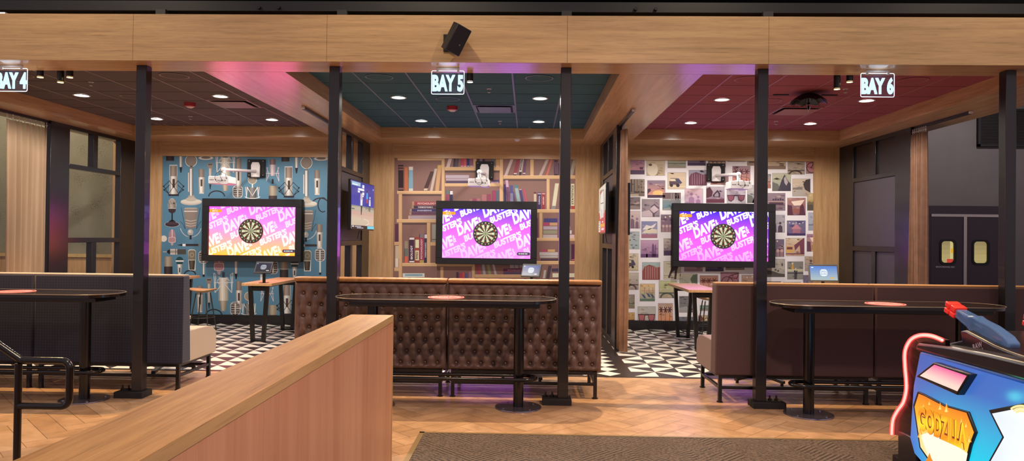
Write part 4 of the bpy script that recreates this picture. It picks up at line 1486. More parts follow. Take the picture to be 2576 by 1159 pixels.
# bright side panel
sp = [(2495, 1031), (2660, 998), (2760, 1180), (2478, 1190), (2529, 1099)]
f = panel('side_panel_frame', sp, -.02, .02, M['arcade_black'], bevel=.004)
cx, cy = 2590, 1105
ip = [A_(cx + (p[0] - cx) * .9, cy + (p[1] - cy) * .88) for p in sp]
pp = Print()
z0_, z1_ = min(p[1] for p in ip), max(p[1] for p in ip)
for i in range(14):
    q = clip(list(ip), (-9, z0_ + (z1_ - z0_) * i / 14, 9, z0_ + (z1_ - z0_) * (i + 1) / 14))
    if len(q) > 2:
        pp.poly(q, lambda y, z: mixc('#ffffff', '#cfe0ff', max(0, min(1, (y - 3.9) / .5))), 0)
for r in (16, 24, 32):
    pp.line([A_(2578 + r * math.cos(a / 10) * 1.1, 1046 - r * math.sin(a / 10) * .8) for a in range(6, 26, 2)], .012, '#ffe6a0', 1)
pp.build('side_panel', M['screen'], lambda a, c_, L: Vector((-.0205 - L * .0008, a - oy, c_)), f)
# LED glow of the console's face, painted as an emissive colour gradient
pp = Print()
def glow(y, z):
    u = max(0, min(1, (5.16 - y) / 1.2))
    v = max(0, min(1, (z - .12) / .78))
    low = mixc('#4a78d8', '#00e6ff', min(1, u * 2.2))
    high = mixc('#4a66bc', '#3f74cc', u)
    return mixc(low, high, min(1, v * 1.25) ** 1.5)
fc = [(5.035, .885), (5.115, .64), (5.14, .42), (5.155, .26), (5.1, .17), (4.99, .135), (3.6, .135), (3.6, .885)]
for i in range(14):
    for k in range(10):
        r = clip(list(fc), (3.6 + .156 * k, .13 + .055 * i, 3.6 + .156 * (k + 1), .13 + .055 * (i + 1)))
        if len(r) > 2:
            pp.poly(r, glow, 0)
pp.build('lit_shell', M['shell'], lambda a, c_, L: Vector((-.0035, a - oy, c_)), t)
# neon tube with its dark fin
nz_ = [(2370, 855), (2344, 845), (2317, 843), (2295, 851), (2282, 868), (2276, 890), (2277, 924), (2280, 962), (2279, 985), (2272, 1012), (2257, 1034), (2246, 1057), (2243, 1093)]
q3 = [loc(A_(p[0], p[1], 2.73), -.02) for p in smooth(nz_)]
nt_ = MB().tube(q3, .0085, 10).build('neon_tube', M['neon'], t)
MB().tube(q3, .0155, 12).build('sleeve', M['neon_sleeve'], nt_)  # added glowing skin that imitates the red halo around the tube
b = MB()
inn = [(2360, 880), (2344, 878), (2320, 876), (2304, 878), (2298, 886), (2294, 905), (2292, 930), (2290, 965), (2288, 990), (2286, 1020), (2284, 1045), (2283, 1070), (2284, 1098)]
for i in range(len(nz_) - 1):
    P4 = [loc(A_(*nz_[i], 2.73), 0), loc(A_(*nz_[i + 1], 2.73), 0), loc(A_(*inn[i + 1], 2.73), .03), loc(A_(*inn[i], 2.73), .03)]
    b.add(P4 + [(p[0] + .03, p[1], p[2]) for p in P4], [(0, 1, 2, 3), (7, 6, 5, 4), (0, 4, 5, 1), (1, 5, 6, 2), (2, 6, 7, 3), (3, 7, 4, 0)])
b.build('neon_fin', mat('neon_fin', '#26080f', .35), t)
# gun pedestal with the maker's badge
ped = [(2310, 868), (2372, 866), (2418, 856), (2414, 832), (2428, 830), (2500, 868), (2540, 884), (2576, 896), (2640, 912), (2640, 965), (2440, 905)]
b = MB().prism([(A_(*p, 2.86)[0] - oy, A_(*p, 2.86)[1]) for p in ped], .11, .62, 'X')
b.build('gun_pedestal', M['arcade_black'], t, bevel=.012)
pp = Print()
Bq = [A_(*p, 2.86) for p in ((2447, 866), (2470, 858), (2475, 882), (2452, 891))]
def bq(u, v):
    return tuple((Bq[0][i] * (1 - u) + Bq[1][i] * u) * v + (Bq[3][i] * (1 - u) + Bq[2][i] * u) * (1 - v) for i in (0, 1))
for s_, v0, v1 in (('RAW', .42, 1), ('THRILLS', .02, .34)):
    vs, fs = text2d(s_, .03)
    for q in fs:
        pp.poly([bq(vs[i][0], v0 + (v1 - v0) * vs[i][1]) for i in q], '#b8a8b4', 0)
pp.build('badge', M['print'], lambda a, c_, L: Vector((.108, a - oy, c_)), t)
def gun(x, m0, r0):
    m0, r0 = Vector(m0), Vector(r0)
    d = (m0 - r0).normalized()
    up = Vector((1, 0, 0)).cross(d).normalized()
    if up.z < 0:
        up = -up
    R_ = Matrix((Vector((1, 0, 0)), d, up)).transposed()
    g = MB()
    L_ = (m0 - r0).length - .12
    prof = [(-.0, -.045), (.04, -.06), (.26, -.065), (.34, -.05), (.38, -.055), (.42, -.042), (L_, -.03), (L_, .03), (.42, .042), (.38, .058), (.33, .055), (.2, .068), (.06, .062), (-.0, .04)]
    vs = [r0 + R_ @ Vector((s_ * .038, p[0], p[1])) for s_ in (-1, 1) for p in prof]
    n = len(prof)
    g.add(vs, [tuple(range(n)), tuple(range(2 * n - 1, n - 1, -1))] + [(i, (i + 1) % n, n + (i + 1) % n, n + i) for i in range(n)])
    go = g.build('gun', M['clear_blue'], t, bevel=.012, seg=3)
    MB().cyl(r0 + R_ @ Vector((0, .02, 0)), r0 + R_ @ Vector((0, L_, 0)), .016, n=12).box(r0 + R_ @ Vector((0, .2, -.01)), (.03, .2, .05), M_=R_).box(r0 + R_ @ Vector((0, .42, 0)), (.05, .05, .06), M_=R_).cyl(r0 + R_ @ Vector((-.03, .14, .0)), r0 + R_ @ Vector((.03, .14, .0)), .02, n=12).build('mechanism', M['gun_core'], go)
    b = MB()
    for s_, e_ in ((L_, L_ + .055), (L_ + .065, L_ + .12)):
        b.box(r0 + R_ @ Vector((0, (s_ + e_) / 2, .022)), (.085, e_ - s_, .036), M_=R_).box(r0 + R_ @ Vector((0, (s_ + e_) / 2, -.022)), (.085, e_ - s_, .036), M_=R_)
    b.box(r0 + R_ @ Vector((0, L_ + .06, 0)), (.06, .12, .06), M_=R_)
    b.build('muzzle', M['orange_tip'], go, bevel=.006)
    MB().cyl(r0 + R_ @ Vector((0, .2, -.05)), (r0.x, r0.y + .1, .98), .035, .05, n=14).build('gun_mount', M['arcade_black'], go)
gun(0, (.2, 5.03 - oy, 1.215), (.2, 4.38 - oy, 1.015))
gun(0, (.62, 4.86 - oy, 1.15), (.62, 4.21 - oy, .95 + .02))
light('POINT', 'arcade_led', (2.55, 4.0, .45), 2.5, (.1, .75, 1), .05)
light('POINT', 'arcade_led', (2.62, 4.25, .76), .35, (.1, 1, .6), .03)

# ================================================================ printed walls
def wall_print(p, name, label, k):
    o = p.build(name, M['print'], lambda a, d, L: at(a, d, y=YB) + Vector((0, -.0004 - L * .0006, 0)))
    tag(o, label, 'wallpaper')
    return o
def edges(k):
    """pixel box of a printed wall"""
    c = BC[k]
    def pr(x, z):
        v = RC.transposed() @ Vector((x, YB, z - HC))
        return (PW / 2 + FPX * v.x / -v.z, PH / 2 - FPX * v.y / -v.z)
    return [pr(c - 1.68, 3.115), pr(c + 1.68, 3.115), pr(c + 1.68, .165), pr(c - 1.68, .165)]
def boxof(q):
    return (min(p[0] for p in q) + .8, min(p[1] for p in q), max(p[0] for p in q) - .8, max(p[1] for p in q))

# --- microphones on blue
q = edges(4)
P = Print(boxof(q))
P.poly(q, '#54809a', 0)
SV, SD, TN, DK, WH, BL = '#cfc9c2', '#77706c', '#9c8f85', '#2a262c', '#e6e4e0', '#1d1b22'
def shock(x, y, w, h, c=DK):
    for s in (-1, 1):
        P.line([(x + s * 10, y - h), (x + s * w, y - h * .2), (x + s * 11, y + h * .9), (x + s * w * .95, y + h * .3), (x + s * 10, y - h * .4)], 1.5, c, 4)
        P.disc(x + s * w, y - h * .2, 2.2, c, 4)
        P.disc(x + s * w * .95, y + h * .3, 2.2, c, 4)
    P.line([(x - 11, y - h), (x + 11, y + h * .7)], 1.3, c, 4)
    P.line([(x + 11, y - h), (x - 11, y + h * .7)], 1.3, c, 4)
    P.rect(x - 13, y + h * .9, x + 13, y + h * 1.15, c, 4)
def cond(x, y):
    P.rect(x - 11, y - 38, x + 9, y + 40, '#b9c4c8', 1)
    P.metal(x - 9, y - 35, x + 8, y - 9, '#6e6058', '#a39387', 2)
    P.metal(x - 10, y - 9, x + 9, y + 37, '#8d8478', WH, 2)
    P.rect(x - 3, y - 2, x + 3, y + 20, '#4a342e', 3)
    shock(x, y + 20, 25, 18)
def pop(x, y):
    P.disc(x, y, 15, '#e0dcd6', 1, 15.5)
    P.disc(x, y, 13.6, '#6a6058', 2, 14)
    P.disc(x, y, 12.4, '#857a72', 3, 12.6)
    P.rect(x - 4, y + 14, x + 4, y + 24, SD, 1)
    P.metal(x - 5, y + 20, x + 5, y + 88, DK, WH, 2)
    P.rect(x - 8, y + 30, x - 5.5, y + 78, SV, 1)
    P.poly([(x - 4, y + 84), (x + 5, y + 84), (x + 12, y + 98), (x - 12, y + 98)], '#a89f94', 2)
    P.disc(x, y + 104, 27, '#b9b0a4', 1, 8)
    P.disc(x, y + 102, 26, '#cdc6ba', 2, 6)
    P.disc(x, y + 97, 14, '#b4aa9d', 3, 5)
def slim(x, y, h=62):
    P.metal(x - 7, y - h * .5, x + 7, y - h * .17, '#6a5d55', '#97887d', 2)
    P.metal(x - 8, y - h * .17, x + 8, y + h * .45, '#8d8478', WH, 2, x - 6.5, x + 6.5)
    P.rect(x - 2.4, y - h * .08, x + 2.4, y + h * .2, '#4a342e', 3)
    P.rect(x - 6, y + h * .45, x + 6, y + h * .5, SV, 3)
def hand(x, y, h=66):
    P.poly([(x - 7, y), (x + 7, y), (x + 7, y + 8), (x + 4.5, y + 14), (x - 4.5, y + 14), (x - 7, y + 8)], '#8a7c74', 2)
    P.rect(x - 5, y + 2, x + 5, y + 5, '#443c3c', 3)
    P.metal(x - 4.5, y + 13, x + 4.5, y + h * .8, '#85766d', '#cfc4ba', 2, x - 2.6, x + 2.6)
    P.poly([(x - 2.6, y + h * .8), (x + 2.6, y + h * .8), (x + .8, y + h), (x - .8, y + h)], BL, 2)
def cage(x, y, s=1., tip=True):
    w = '#d5d6d6'
    P.metal(x - 12 * s, y, x + 12 * s, y + 58 * s, '#9a917f', '#e3ddd0', 1)
    P.metal(x - 10 * s, y + 58 * s, x + 10 * s, y + 84 * s, '#7d7468', '#b9ad9c', 1, x - 6 * s, x + 6 * s)
    P.rect(x - 3 * s, y - 14 * s, x + 3.5 * s, y, '#3c4150', 1)
    for k in (-1, 1):
        P.line([(x + k * 24 * s, y - 12 * s), (x + k * 21 * s, y + 38 * s), (x + k * 19 * s, y - 8 * s), (x + k * 3 * s, y + 4 * s)], 1.7 * s, w, 3)
        P.line([(x + k * 24 * s, y - 12 * s), (x + k * 6 * s, y + 2 * s)], 1.5 * s, w, 3)
        P.line([(x + k * 21 * s, y + 38 * s), (x + k * 2, y + 14 * s)], 1.5 * s, w, 3)
        P.arc(x + k * 9 * s, y + 9 * s, 6 * s, 90, 360, 1.2 * s, w, 3)
    P.line([(x - 24 * s, y + 13 * s), (x + 25 * s, y + 12 * s)], 1.6 * s, w, 3)
def bigmic(x, y):
    for k in (-1, 1):
        P.arc(x, y + 16, 27, 90 - 75 * k, 90 + 20 * k, 1.6, '#c6ccd0', 1, 30)
        P.line([(x + k * 24, y - 28), (x + k * 14, y + 26), (x + k * 20, y + 14), (x + k * 26, y + 6)], 1, DK, 1)
    P.poly([(x - 17, y - 24), (x + 18, y - 24), (x + 16, y + 2), (x + 12, y + 24), (x - 11, y + 24), (x - 15, y + 2)], '#867a72', 2)
    P.poly([(x - 17, y - 24), (x + 17, y - 24), (x + 15, y - 28), (x - 14, y - 28)], '#a79c94', 2)
    P.rect(x - 17, y - 20, x + 17, y - 17.5, '#d7d0ca', 3)
    for k in (6, 13, 19):
        P.line([(x - 14 + k * .1, y + k - 3), (x, y + k), (x + 15 - k * .1, y + k - 3)], 1.6, '#c4bab2', 3)
    P.disc(x - 1, y + 34, 7.4, '#a9a6a4', 2, 8)
    P.disc(x - 2.5, y + 32, 3.5, '#cfcdca', 3)
    P.rect(x - 3, y + 41, x + 2, y + 52, '#23252c', 2)
def bullet(x, y):
    P.disc(x, y - 4, 10.5, '#d0cac4', 1, 17.5)
    P.metal(x - 9.5, y - 14, x + 9.5, y + 4, '#6f6560', '#b1a79f', 2)
    P.disc(x, y - 13, 9.5, '#a49a92', 2, 7)
    P.poly([(x - 10, y + 4), (x + 10, y + 4), (x + 8, y + 13), (x, y + 17), (x - 8, y + 13)], '#362a30', 3)
    P.line([(x - 10, y + 4), (x + 10, y + 4)], 1.5, '#c9c3be', 4)
    P.rect(x - 1.6, y + 16, x + 1.8, y + 36, BL, 2)
    P.poly([(x - 4, y + 33), (x + 4, y + 33), (x + 12, y + 41), (x - 12, y + 41)], '#2d2128', 2)
    P.disc(x, y + 44, 18.5, '#c9c3be', 1, 7)
    P.disc(x, y + 44, 17.6, '#352630', 2, 6.2)
    P.disc(x, y + 41.5, 16, '#453440', 3, 3.4)
def pinkmic(x, y, s=1.):
    P.disc(x, y, 8.6 * s, '#a4808a', 1, 18 * s)
    P.rect(x - 1 * s, y - 17 * s, x + 1.2 * s, y + 4 * s, '#e0c8cc', 2)
    P.poly(rrect(18 * s, 14 * s, 3 * s, 4, x, y + 9 * s), '#e0d0d2', 2)
    P.poly(rrect(16 * s, 12 * s, 3 * s, 4, x, y + 9 * s), '#b08890', 3)
    P.poly([(x - 4 * s, y + 16 * s), (x + 4 * s, y + 16 * s), (x + 2 * s, y + 23 * s), (x - 2 * s, y + 23 * s)], '#b9a4a8', 2)
def pencil(x, y, w=58):
    P.poly([(x - w / 2, y), (x - w / 2 + 14, y - 2.6), (x - w / 2 + 14, y + 2.6)], BL, 1)
    P.rect(x - w / 2 + 14, y - 3, x - w / 2 + 22, y + 3, WH, 1)
    P.rect(x - w / 2 + 22, y - 2.8, x + w / 2, y + 2.8, '#302a30', 1)
    P.rect(x + w / 2 - 4, y - 2.8, x + w / 2, y + 2.8, SD, 2)
def sidegrill(x, y):
    P.line([(x - 30, y), (x - 20, y)], 1.6, SV, 1)
    P.poly([(x - 20, y - 2), (x - 12, y - 7), (x - 12, y + 7), (x - 20, y + 2)], BL, 1)
    P.vgrad(x - 12, y - 7, x + 6, y, '#d9d4cc', '#8d857d', 1)
    P.vgrad(x - 12, y, x + 6, y + 7, '#8d857d', '#d9d4cc', 1)
    P.rect(x + 6, y - 6.5, x + 28, y + 6.5, '#4a4642', 1)
    P.rect(x + 1, y - 7, x + 3, y + 7, '#5f5852', 2)
def boxmic(x, y):
    P.metal(x - 10, y - 23, x + 10, y + 2, '#7f7468', '#b0a48f', 1)
    P.metal(x - 11, y + 2, x + 10, y + 22, '#1c1518', '#4a3c3c', 1)
def karaoke(x, y, b='#1f4446'):
    P.disc(x, y, 9.5, b, 1)
    P.rect(x - 10, y - .5, x + 10, y + 3, WH, 2)
    P.poly([(x - 9, y + 3), (x + 9, y + 3), (x + 7, y + 9), (x - 7, y + 9)], '#22484a', 2)
    P.metal(x - 6.5, y + 9, x + 6.5, y + 44, '#8a8680', '#f0eeea', 1, x - 4, x + 4)
    P.rect(x - 1.4, y + 18, x + 1.4, y + 30, BL, 2)
def twotone(x, y):
    P.poly([(x - 10, y - 24), (x - 6, y - 28), (x + 6, y - 28), (x + 10, y - 24), (x + 9, y + 25), (x - 8, y + 25)], '#d2d0c6', 1)
    P.poly([(x - 9, y - 23), (x - 5, y - 26), (x + 5, y - 26), (x + 9, y - 23), (x + 9, y - 2), (x - 9, y - 2)], '#77705f', 2)
    P.arc(x, y - 14, 5, 0, 360, 1.5, '#a39b88', 3)
    P.metal(x - 8, y - .5, x + 8, y + 23, '#211c1a', '#5a5044', 2, x - 6, x + 6)
def vintage(x, y, h=32, stand=True):
    P.poly(rrect(25, h, 9, 5, x, y), '#cfcac4', 1)
    P.poly(rrect(22, h - 3, 8, 5, x, y), '#4a4442', 2)
    for i in range(5):
        P.rect(x - 10, y - h * .38 + i * h * .17, x + 10, y - h * .38 + i * h * .17 + 2, '#b4ada6', 3)
    P.rect(x - 1.6, y - h * .4, x + 1.6, y + h * .42, '#cfcac4', 4)
    if stand:
        P.metal(x - 2, y + h * .5, x + 3, y + h * .5 + 34, '#8a8680', '#f0eeea', 1)
        P.rect(x - 2.4, y + h * .5 + 28, x + 3.2, y + h * .5 + 34, BL, 2)
def popcage(x, y):
    P.disc(x, y, 11.5, '#c2bcae', 1)
    P.disc(x, y, 9.8, '#938b7d', 2)
    P.rect(x - 1.4, y + 10, x + 1.6, y + 20, WH, 2)
    P.metal(x - 10, y + 19, x + 10, y + 46, '#4a4648', '#8d8884', 1)
    for k in (-1, 1):
        P.line([(x + k * 17, y + 18), (x + k * 15, y + 46), (x + k * 13, y + 18), (x, y + 40), (x - k * 13, y + 20)], 1.4, WH, 3)
    P.arc(x, y + 42, 19, 0, 180, 1.8, WH, 3, 5)
def pentip(x, y, h=36):
    P.metal(x - 5, y, x + 5, y + h, '#6c6a6c', '#ece8e4', 1, x - 3.6, x + 3.6)
    P.poly([(x - 3.6, y + h), (x + 3.6, y + h), (x + 1.4, y + h + 14), (x - 1.4, y + h + 14)], BL, 1)
def smallcage(x, y):
    P.metal(x - 7, y - 26, x + 7, y - 12, '#5d4646', '#8a7070', 2)
    P.metal(x - 8, y - 12, x + 8, y + 16, '#8d7f84', '#d9ccd0', 2, x - 6, x + 6)
    for k in (-1, 1):
        P.line([(x + k * 13, y - 6), (x + k * 16, y + 30), (x + k * 9, y + 12), (x + k * 16, y - 6)], 1.4, '#cfc8d0', 3)
    P.line([(x - 17, y + 10), (x + 17, y + 10)], 1.5, '#cfc8d0', 3)
    P.rect(x - 2.4, y + 24, x + 2.4, y + 36, BL, 2)
def head(x, y):
    P.metal(x - 10, y, x + 10, y + 20, '#221d20', '#3d3434', 1)
    P.line([(x - 11, y + 21), (x + 11, y + 21)], 1, SD, 1)
def ring(x, y):
    P.disc(x, y, 18.5, '#cfcac2', 1, 5)
    P.disc(x, y - .6, 12, '#6e665e', 2, 3)
    P.rect(x - 2.5, y - 10, x + 2.5, y, BL, 1)
def phones(x, y, r=20, up=True):
    P.arc(x, y, r, 180, 360, 3.2, '#2c2830', 1, r * .7)
cond(437, 452); cond(727, 456)
pop(481, 404); pop(771, 409)
slim(507, 456); slim(798, 459)
hand(529, 410); hand(526, 700, 76)
cage(567, 396); cage(562, 698)
head(428, 384); head(718, 386)
pentip(455, 384); pentip(746, 386); pentip(597, 360); pentip(594, 652)
ring(518, 397); ring(808, 399)
bullet(433, 520)
bigmic(480, 550); bigmic(770, 556)
pinkmic(433, 594); pinkmic(551, 658, 1.4)
pencil(474, 616); pencil(774, 617)
sidegrill(440, 633)
boxmic(424, 668); boxmic(687, 490); boxmic(715, 676); boxmic(687, 790)
karaoke(452, 655); karaoke(741, 662, '#1c1c26')
twotone(483, 655); twotone(773, 657)
vintage(512, 646); vintage(805, 641); vintage(592, 776, 34, False); vintage(598, 482, 32, False); vintage(687, 672, 34, False)
slim(601, 742, 70); slim(600, 438, 80); slim(503, 752, 66); slim(804, 594, 60)
popcage(626, 745); popcage(635, 452)
cond(722, 752)
smallcage(672, 728); smallcage(686, 426)
phones(545, 494); phones(538, 792); phones(806, 512)
phones(478, 690, 14)
P.arc(812, 515, 12, 60, 300, 2.6, '#24202a', 2, 18)
P.disc(412, 600, 8, '#d6cfc6', 1)
P.metal(654, 690, 662, 725, '#8a8680', '#f0eeea', 1)
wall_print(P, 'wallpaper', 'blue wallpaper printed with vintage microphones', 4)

# --- bookshelves
q = edges(5)
P = Print(boxof(q))
P.poly(q, '#86635c', 0)
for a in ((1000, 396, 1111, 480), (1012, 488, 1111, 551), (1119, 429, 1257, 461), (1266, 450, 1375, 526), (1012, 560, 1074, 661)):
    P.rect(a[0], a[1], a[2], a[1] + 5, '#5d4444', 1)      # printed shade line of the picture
BD = '#d2ab80'
for a in ((1000, 396, 1112, 404), (999, 480, 1112, 488), (998, 551, 1108, 560), (1012, 661, 1190, 670), (1119, 420, 1258, 429), (1119, 461, 1258, 469), (1266, 441, 1470, 450), (1340, 526, 1470, 535),
          (1340, 598, 1470, 606), (1340, 656, 1470, 665), (1195, 690, 1340, 699), (992, 608, 1004, 617), (992, 673, 1003, 682), (1083, 609, 1108, 618), (1111, 386, 1119, 560), (1257, 386, 1266, 520),
          (1003, 488, 1012, 551), (1003, 560, 1012, 720), (1074, 560, 1083, 661), (1108, 671, 1116, 720), (1187, 661, 1195, 720), (1334, 386, 1343, 441), (1375, 450, 1383, 526), (1191, 386, 1199, 420), (1357, 535, 1365, 598)):
    P.rect(a[0], a[1], a[2], a[3], BD, 4)
    w, h = a[2] - a[0], a[3] - a[1]
    if w > h:
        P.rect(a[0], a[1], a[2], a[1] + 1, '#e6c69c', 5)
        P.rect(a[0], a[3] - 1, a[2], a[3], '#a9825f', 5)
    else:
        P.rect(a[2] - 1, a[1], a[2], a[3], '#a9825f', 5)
def bk(x0, x1, y0, y1, c, dx=0, bands=()):
    P.poly([(x0, y1), (x1, y1), (x1 + dx, y0), (x0 + dx, y0)], c, 2)
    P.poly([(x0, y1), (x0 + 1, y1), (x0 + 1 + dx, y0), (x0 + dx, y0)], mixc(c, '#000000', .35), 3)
    for a, b2, cc in bands:
        P.poly([(x0 + dx * a, y1 + (y0 - y1) * a), (x1 + dx * a, y1 + (y0 - y1) * a), (x1 + dx * b2, y1 + (y0 - y1) * b2), (x0 + dx * b2, y1 + (y0 - y1) * b2)], cc, 3)
def vt(s, x, y0, y1, w, c):
    """lettering running up a book's back"""
    vs, fs = text2d(s, .03, 1.1)
    for f in fs:
        P.poly([(x + w / 2 - vs[i][1] * w, y1 - vs[i][0] * (y1 - y0)) for i in f], c, 6)
bk(1002, 1015, 415, 480, '#2e171b', 0, ((.05, .12, '#8a6058'), (.8, .86, '#8a6058'), (.9, .95, '#8a6058')))
bk(1017, 1026, 420, 480, '#c06f4a')
bk(1028, 1039, 419, 480, '#cfc9c0', 0, ((.1, .86, '#7ba0b4'),))
bk(1064, 1074, 431, 480, '#46292a', 19, ((.02, .13, '#cdb79c'),))
bk(1081, 1088, 424, 480, '#c0ada0', 12)
bk(1094, 1104, 415, 480, '#c69a6e', 7, ((.88, 1, '#c8a45a'),))
for x0, x1, c, dx in ((1122, 1131, '#cdb4b2', 9), (1140, 1146, '#3f3048', 2), (1147, 1153, '#54465a', 2), (1159, 1165, '#b0405e', 0), (1166, 1173, '#cc4e5a', 0), (1174, 1181, '#312c6c', 0), (1182, 1190, '#86586c', 0), (1200, 1206, '#4a2a44', 0), (1207, 1213, '#937a8a', 0), (1214, 1220, '#463050', 0), (1236, 1245, '#5c6c74', 0), (1247, 1256, '#c09660', 0)):
    bk(x0, x1, 388, 420, c, dx, ((.04, .1, '#d8c0c0'),) if dx == 0 else ())
for a in ((1121, 440, 1180, 448, '#b4a6b2'), (1122, 449, 1178, 454, '#ab9cac'), (1122, 455, 1181, 461, '#4f3d5a'), (1236, 452, 1256, 457, '#4f3d5a'), (1236, 457, 1254, 461, '#b496ac')):
    P.rect(*a, 2)
bk(1122, 1130, 479, 510, '#96405e', 0, ((.7, 1, '#5c7270'),))
bk(1131, 1139, 479, 510, '#332c50', 0, ((.68, .97, '#d8d0d4'),))
for a in ((1180, 501, 1188), (1190, 499, 1198), (1199, 499, 1208), (1211, 489, 1223), (1226, 488, 1235), (1238, 479, 1247), (1248, 479, 1255)):
    bk(a[0], a[2], a[1], 510, random.choice(['#8d82a0', '#556478', '#4e3060', '#a86c70', '#96405e', '#3c305c']))
for a in ((1037, 507, 1108, 516, '#8f3a46'), (1036, 517, 1108, 524, '#40303f'), (1031, 525, 1108, 532, '#393566'), (1030, 533, 1108, 540, '#633e58'), (1027, 542, 1108, 551, '#a895a0')):
    P.rect(*a, 2)
    P.rect(a[0], a[1], a[0] + 5, a[3], mixc(a[4], '#c8a87a', .6), 3)
P.text('PSYCHOLOGY', 1051, 514, 46, 4.5, '#e6c9c4', 6, down=True, spacing=1.2)
P.text('THERMODYNAMICS', 1051, 523, 38, 4, '#d2c6cc', 6, down=True)
P.text('ENGINEERING', 1050, 531, 36, 3.4, '#c6c2da', 6, down=True)
bk(1017, 1026, 606, 661, '#97876f', 0, ((0, .3, '#cf6250'), (.3, .66, '#66706a')))
bk(1029, 1042, 596, 661, '#452742', 0, ((.02, .08, '#e2d4d4'), (.9, .98, '#e2d4d4')))
bk(1044, 1054, 596, 661, '#964234', 0, ((.1, .48, '#e0d2ae'), (.58, .9, '#d8d2ae')))
bk(1055, 1066, 588, 661, '#983450', 0, ((0, .1, '#b3965e'), (.86, 1, '#7a6a70')))
bk(1067, 1074, 588, 661, '#3c2f4c', 0, ((.85, .98, '#d8cfd4'),))
vt('BIOLOGY', 1035.5, 617, 652, 5.4, '#efe4e6')
vt('PHYSICS', 1049, 633, 651, 5, '#2a2220')
vt('PSYCHOLOGY', 1060.5, 601, 651, 4.4, '#e6c6ca')
vt('THERMODYNAMICS', 1070.5, 610, 648, 3.6, '#d8d0da')
bk(1086, 1098, 564, 608, '#9d9a8e', 0, ((.1, .16, '#6b5a5a'),))
bk(994, 1003, 563, 608, '#59314a'); bk(994, 1003, 618, 650, '#c5b69a'); bk(994, 1002, 650, 672, '#d8cfc0')
P.rect(1013, 687, 1068, 697, '#cfd0c6', 2); P.rect(1019, 689, 1063, 694, '#86a6b6', 3)
for x, c in ((1148, '#463050'), (1155, '#b8385a'), (1162, '#c8504e'), (1170, '#5a5c96'), (1179, '#9c7c92')):
    bk(x, x + 6, 687 - (x % 5), 705, c)
bk(1268, 1276, 392, 441, '#c4b0ac', 19); bk(1291, 1299, 392, 441, '#963a4e', 11, ((.06, .12, '#e0d4d4'), (0, .05, '#332638')))
bk(1304, 1311, 392, 441, '#d2c8c6', 8, ((0, .18, '#362a3c'),)); bk(1315, 1321, 392, 441, '#6f4268', 5, ((.08, .13, '#dcd0d4'),))
vs, fs = text2d('MANAGEMENT', .03, 1.0)
for f in fs:
    P.poly([(1312 + vs[i][0] * 6.0 - vs[i][1] * 4.6 - .6, 428 - vs[i][0] * 34 - vs[i][1] * .8) for i in f], '#3a2e36', 6)
bk(1355, 1363, 392, 441, '#bca39c', 22); bk(1372, 1378, 396, 441, '#c86c5c', 14); bk(1394, 1403, 403, 441, '#40263c', 0, ((.1, .9, '#6a4a68'),)); bk(1404, 1414, 410, 441, '#553a58')
bk(1432, 1441, 402, 441, '#a99f8c', 9); bk(1455, 1460, 410, 441, '#c9bfa8')
for a in ((1268, 1274, 463, '#382c58', -1, ()), (1277, 1284, 453, '#c8a0bc', -6, ((.0, .7, '#7a4a70'),)), (1283, 1291, 466, '#8f8aa8', -1, ((.55, 1, '#504c8c'),)), (1293, 1297, 482, '#5c5484', -3, ()), (1301, 1310, 465, '#92aab0', -8, ((.82, 1, '#547a82'),)), (1312, 1318, 476, '#453c74', -6, ((.96, 1, '#d8ccd8'),)), (1322, 1328, 475, '#b04e68', -8, ())):
    bk(a[0], a[1], a[2], 510, a[3], a[4], a[5])
bk(1343, 1349, 483, 526, '#64303c', 0, ((.4, .9, '#c6b09c'),)); bk(1352, 1361, 484, 526, '#3c2760', 0, ((.9, .95, '#c8bcd0'),)); bk(1363, 1371, 484, 526, '#96323e', 0, ((.9, .95, '#d8b8b4'),))
vt('CLINICAL', 1356.5, 492, 514, 3.6, '#cfc4dc'); vt('HISTORY', 1367, 494, 514, 3.4, '#e2c4bc')
bk(1387, 1397, 461, 526, '#d0c8ac', 9, ((0, .13, '#8d8a8a'),))
bk(1428, 1434, 463, 526, '#83405a'); bk(1436, 1445, 462, 526, '#ded5b4', 0, ((0, .13, '#b04440'),)); bk(1447, 1451, 463, 526, '#362c40'); bk(1454, 1460, 463, 526, '#a07a68')
vt('STATISTICS', 1440.5, 466, 514, 4.6, '#3c3630')
bk(1348, 1354, 548, 598, '#70305e'); bk(1447, 1456, 557, 598, '#3f245e', 0, ((.2, .8, '#7a5c96'),))
for a in ((1368, 549, 1402, 559, '#403c74'), (1366, 560, 1383, 567, '#aa406a'), (1383, 560, 1402, 567, '#c09670'), (1367, 569, 1402, 577, '#b0a2b0'), (1367, 579, 1402, 588, '#97947c'), (1366, 590, 1402, 598, '#bcaeae'), (1429, 569, 1434, 577, '#e0d8dc'), (1433, 579, 1438, 588, '#d8d0c8'), (1429, 590, 1445, 598, '#d8b8bc'),
          (1362, 627, 1377, 633, '#ac4468'), (1378, 627, 1396, 633, '#cba26a'), (1357, 634, 1404, 642, '#c0b6b6'), (1358, 643, 1404, 648, '#b4b0ac'), (1360, 650, 1404, 656, '#4f3a48'), (1266, 684, 1312, 690, '#523c60'), (1266, 675, 1314, 683, '#64204a'), (1390, 687, 1456, 697, '#d8d2ba'), (1388, 675, 1405, 683, '#403450'),
          (1283, 663, 1293, 674, '#a8a0ac'), (1295, 663, 1304, 674, '#a29aa8'), (1307, 663, 1316, 672, '#9d95a4')):
    P.rect(*a, 2)
P.text('PSYCHOLOGY', 1277, 681.5, 34, 4, '#c9a0b8', 6, down=True, spacing=1.2)
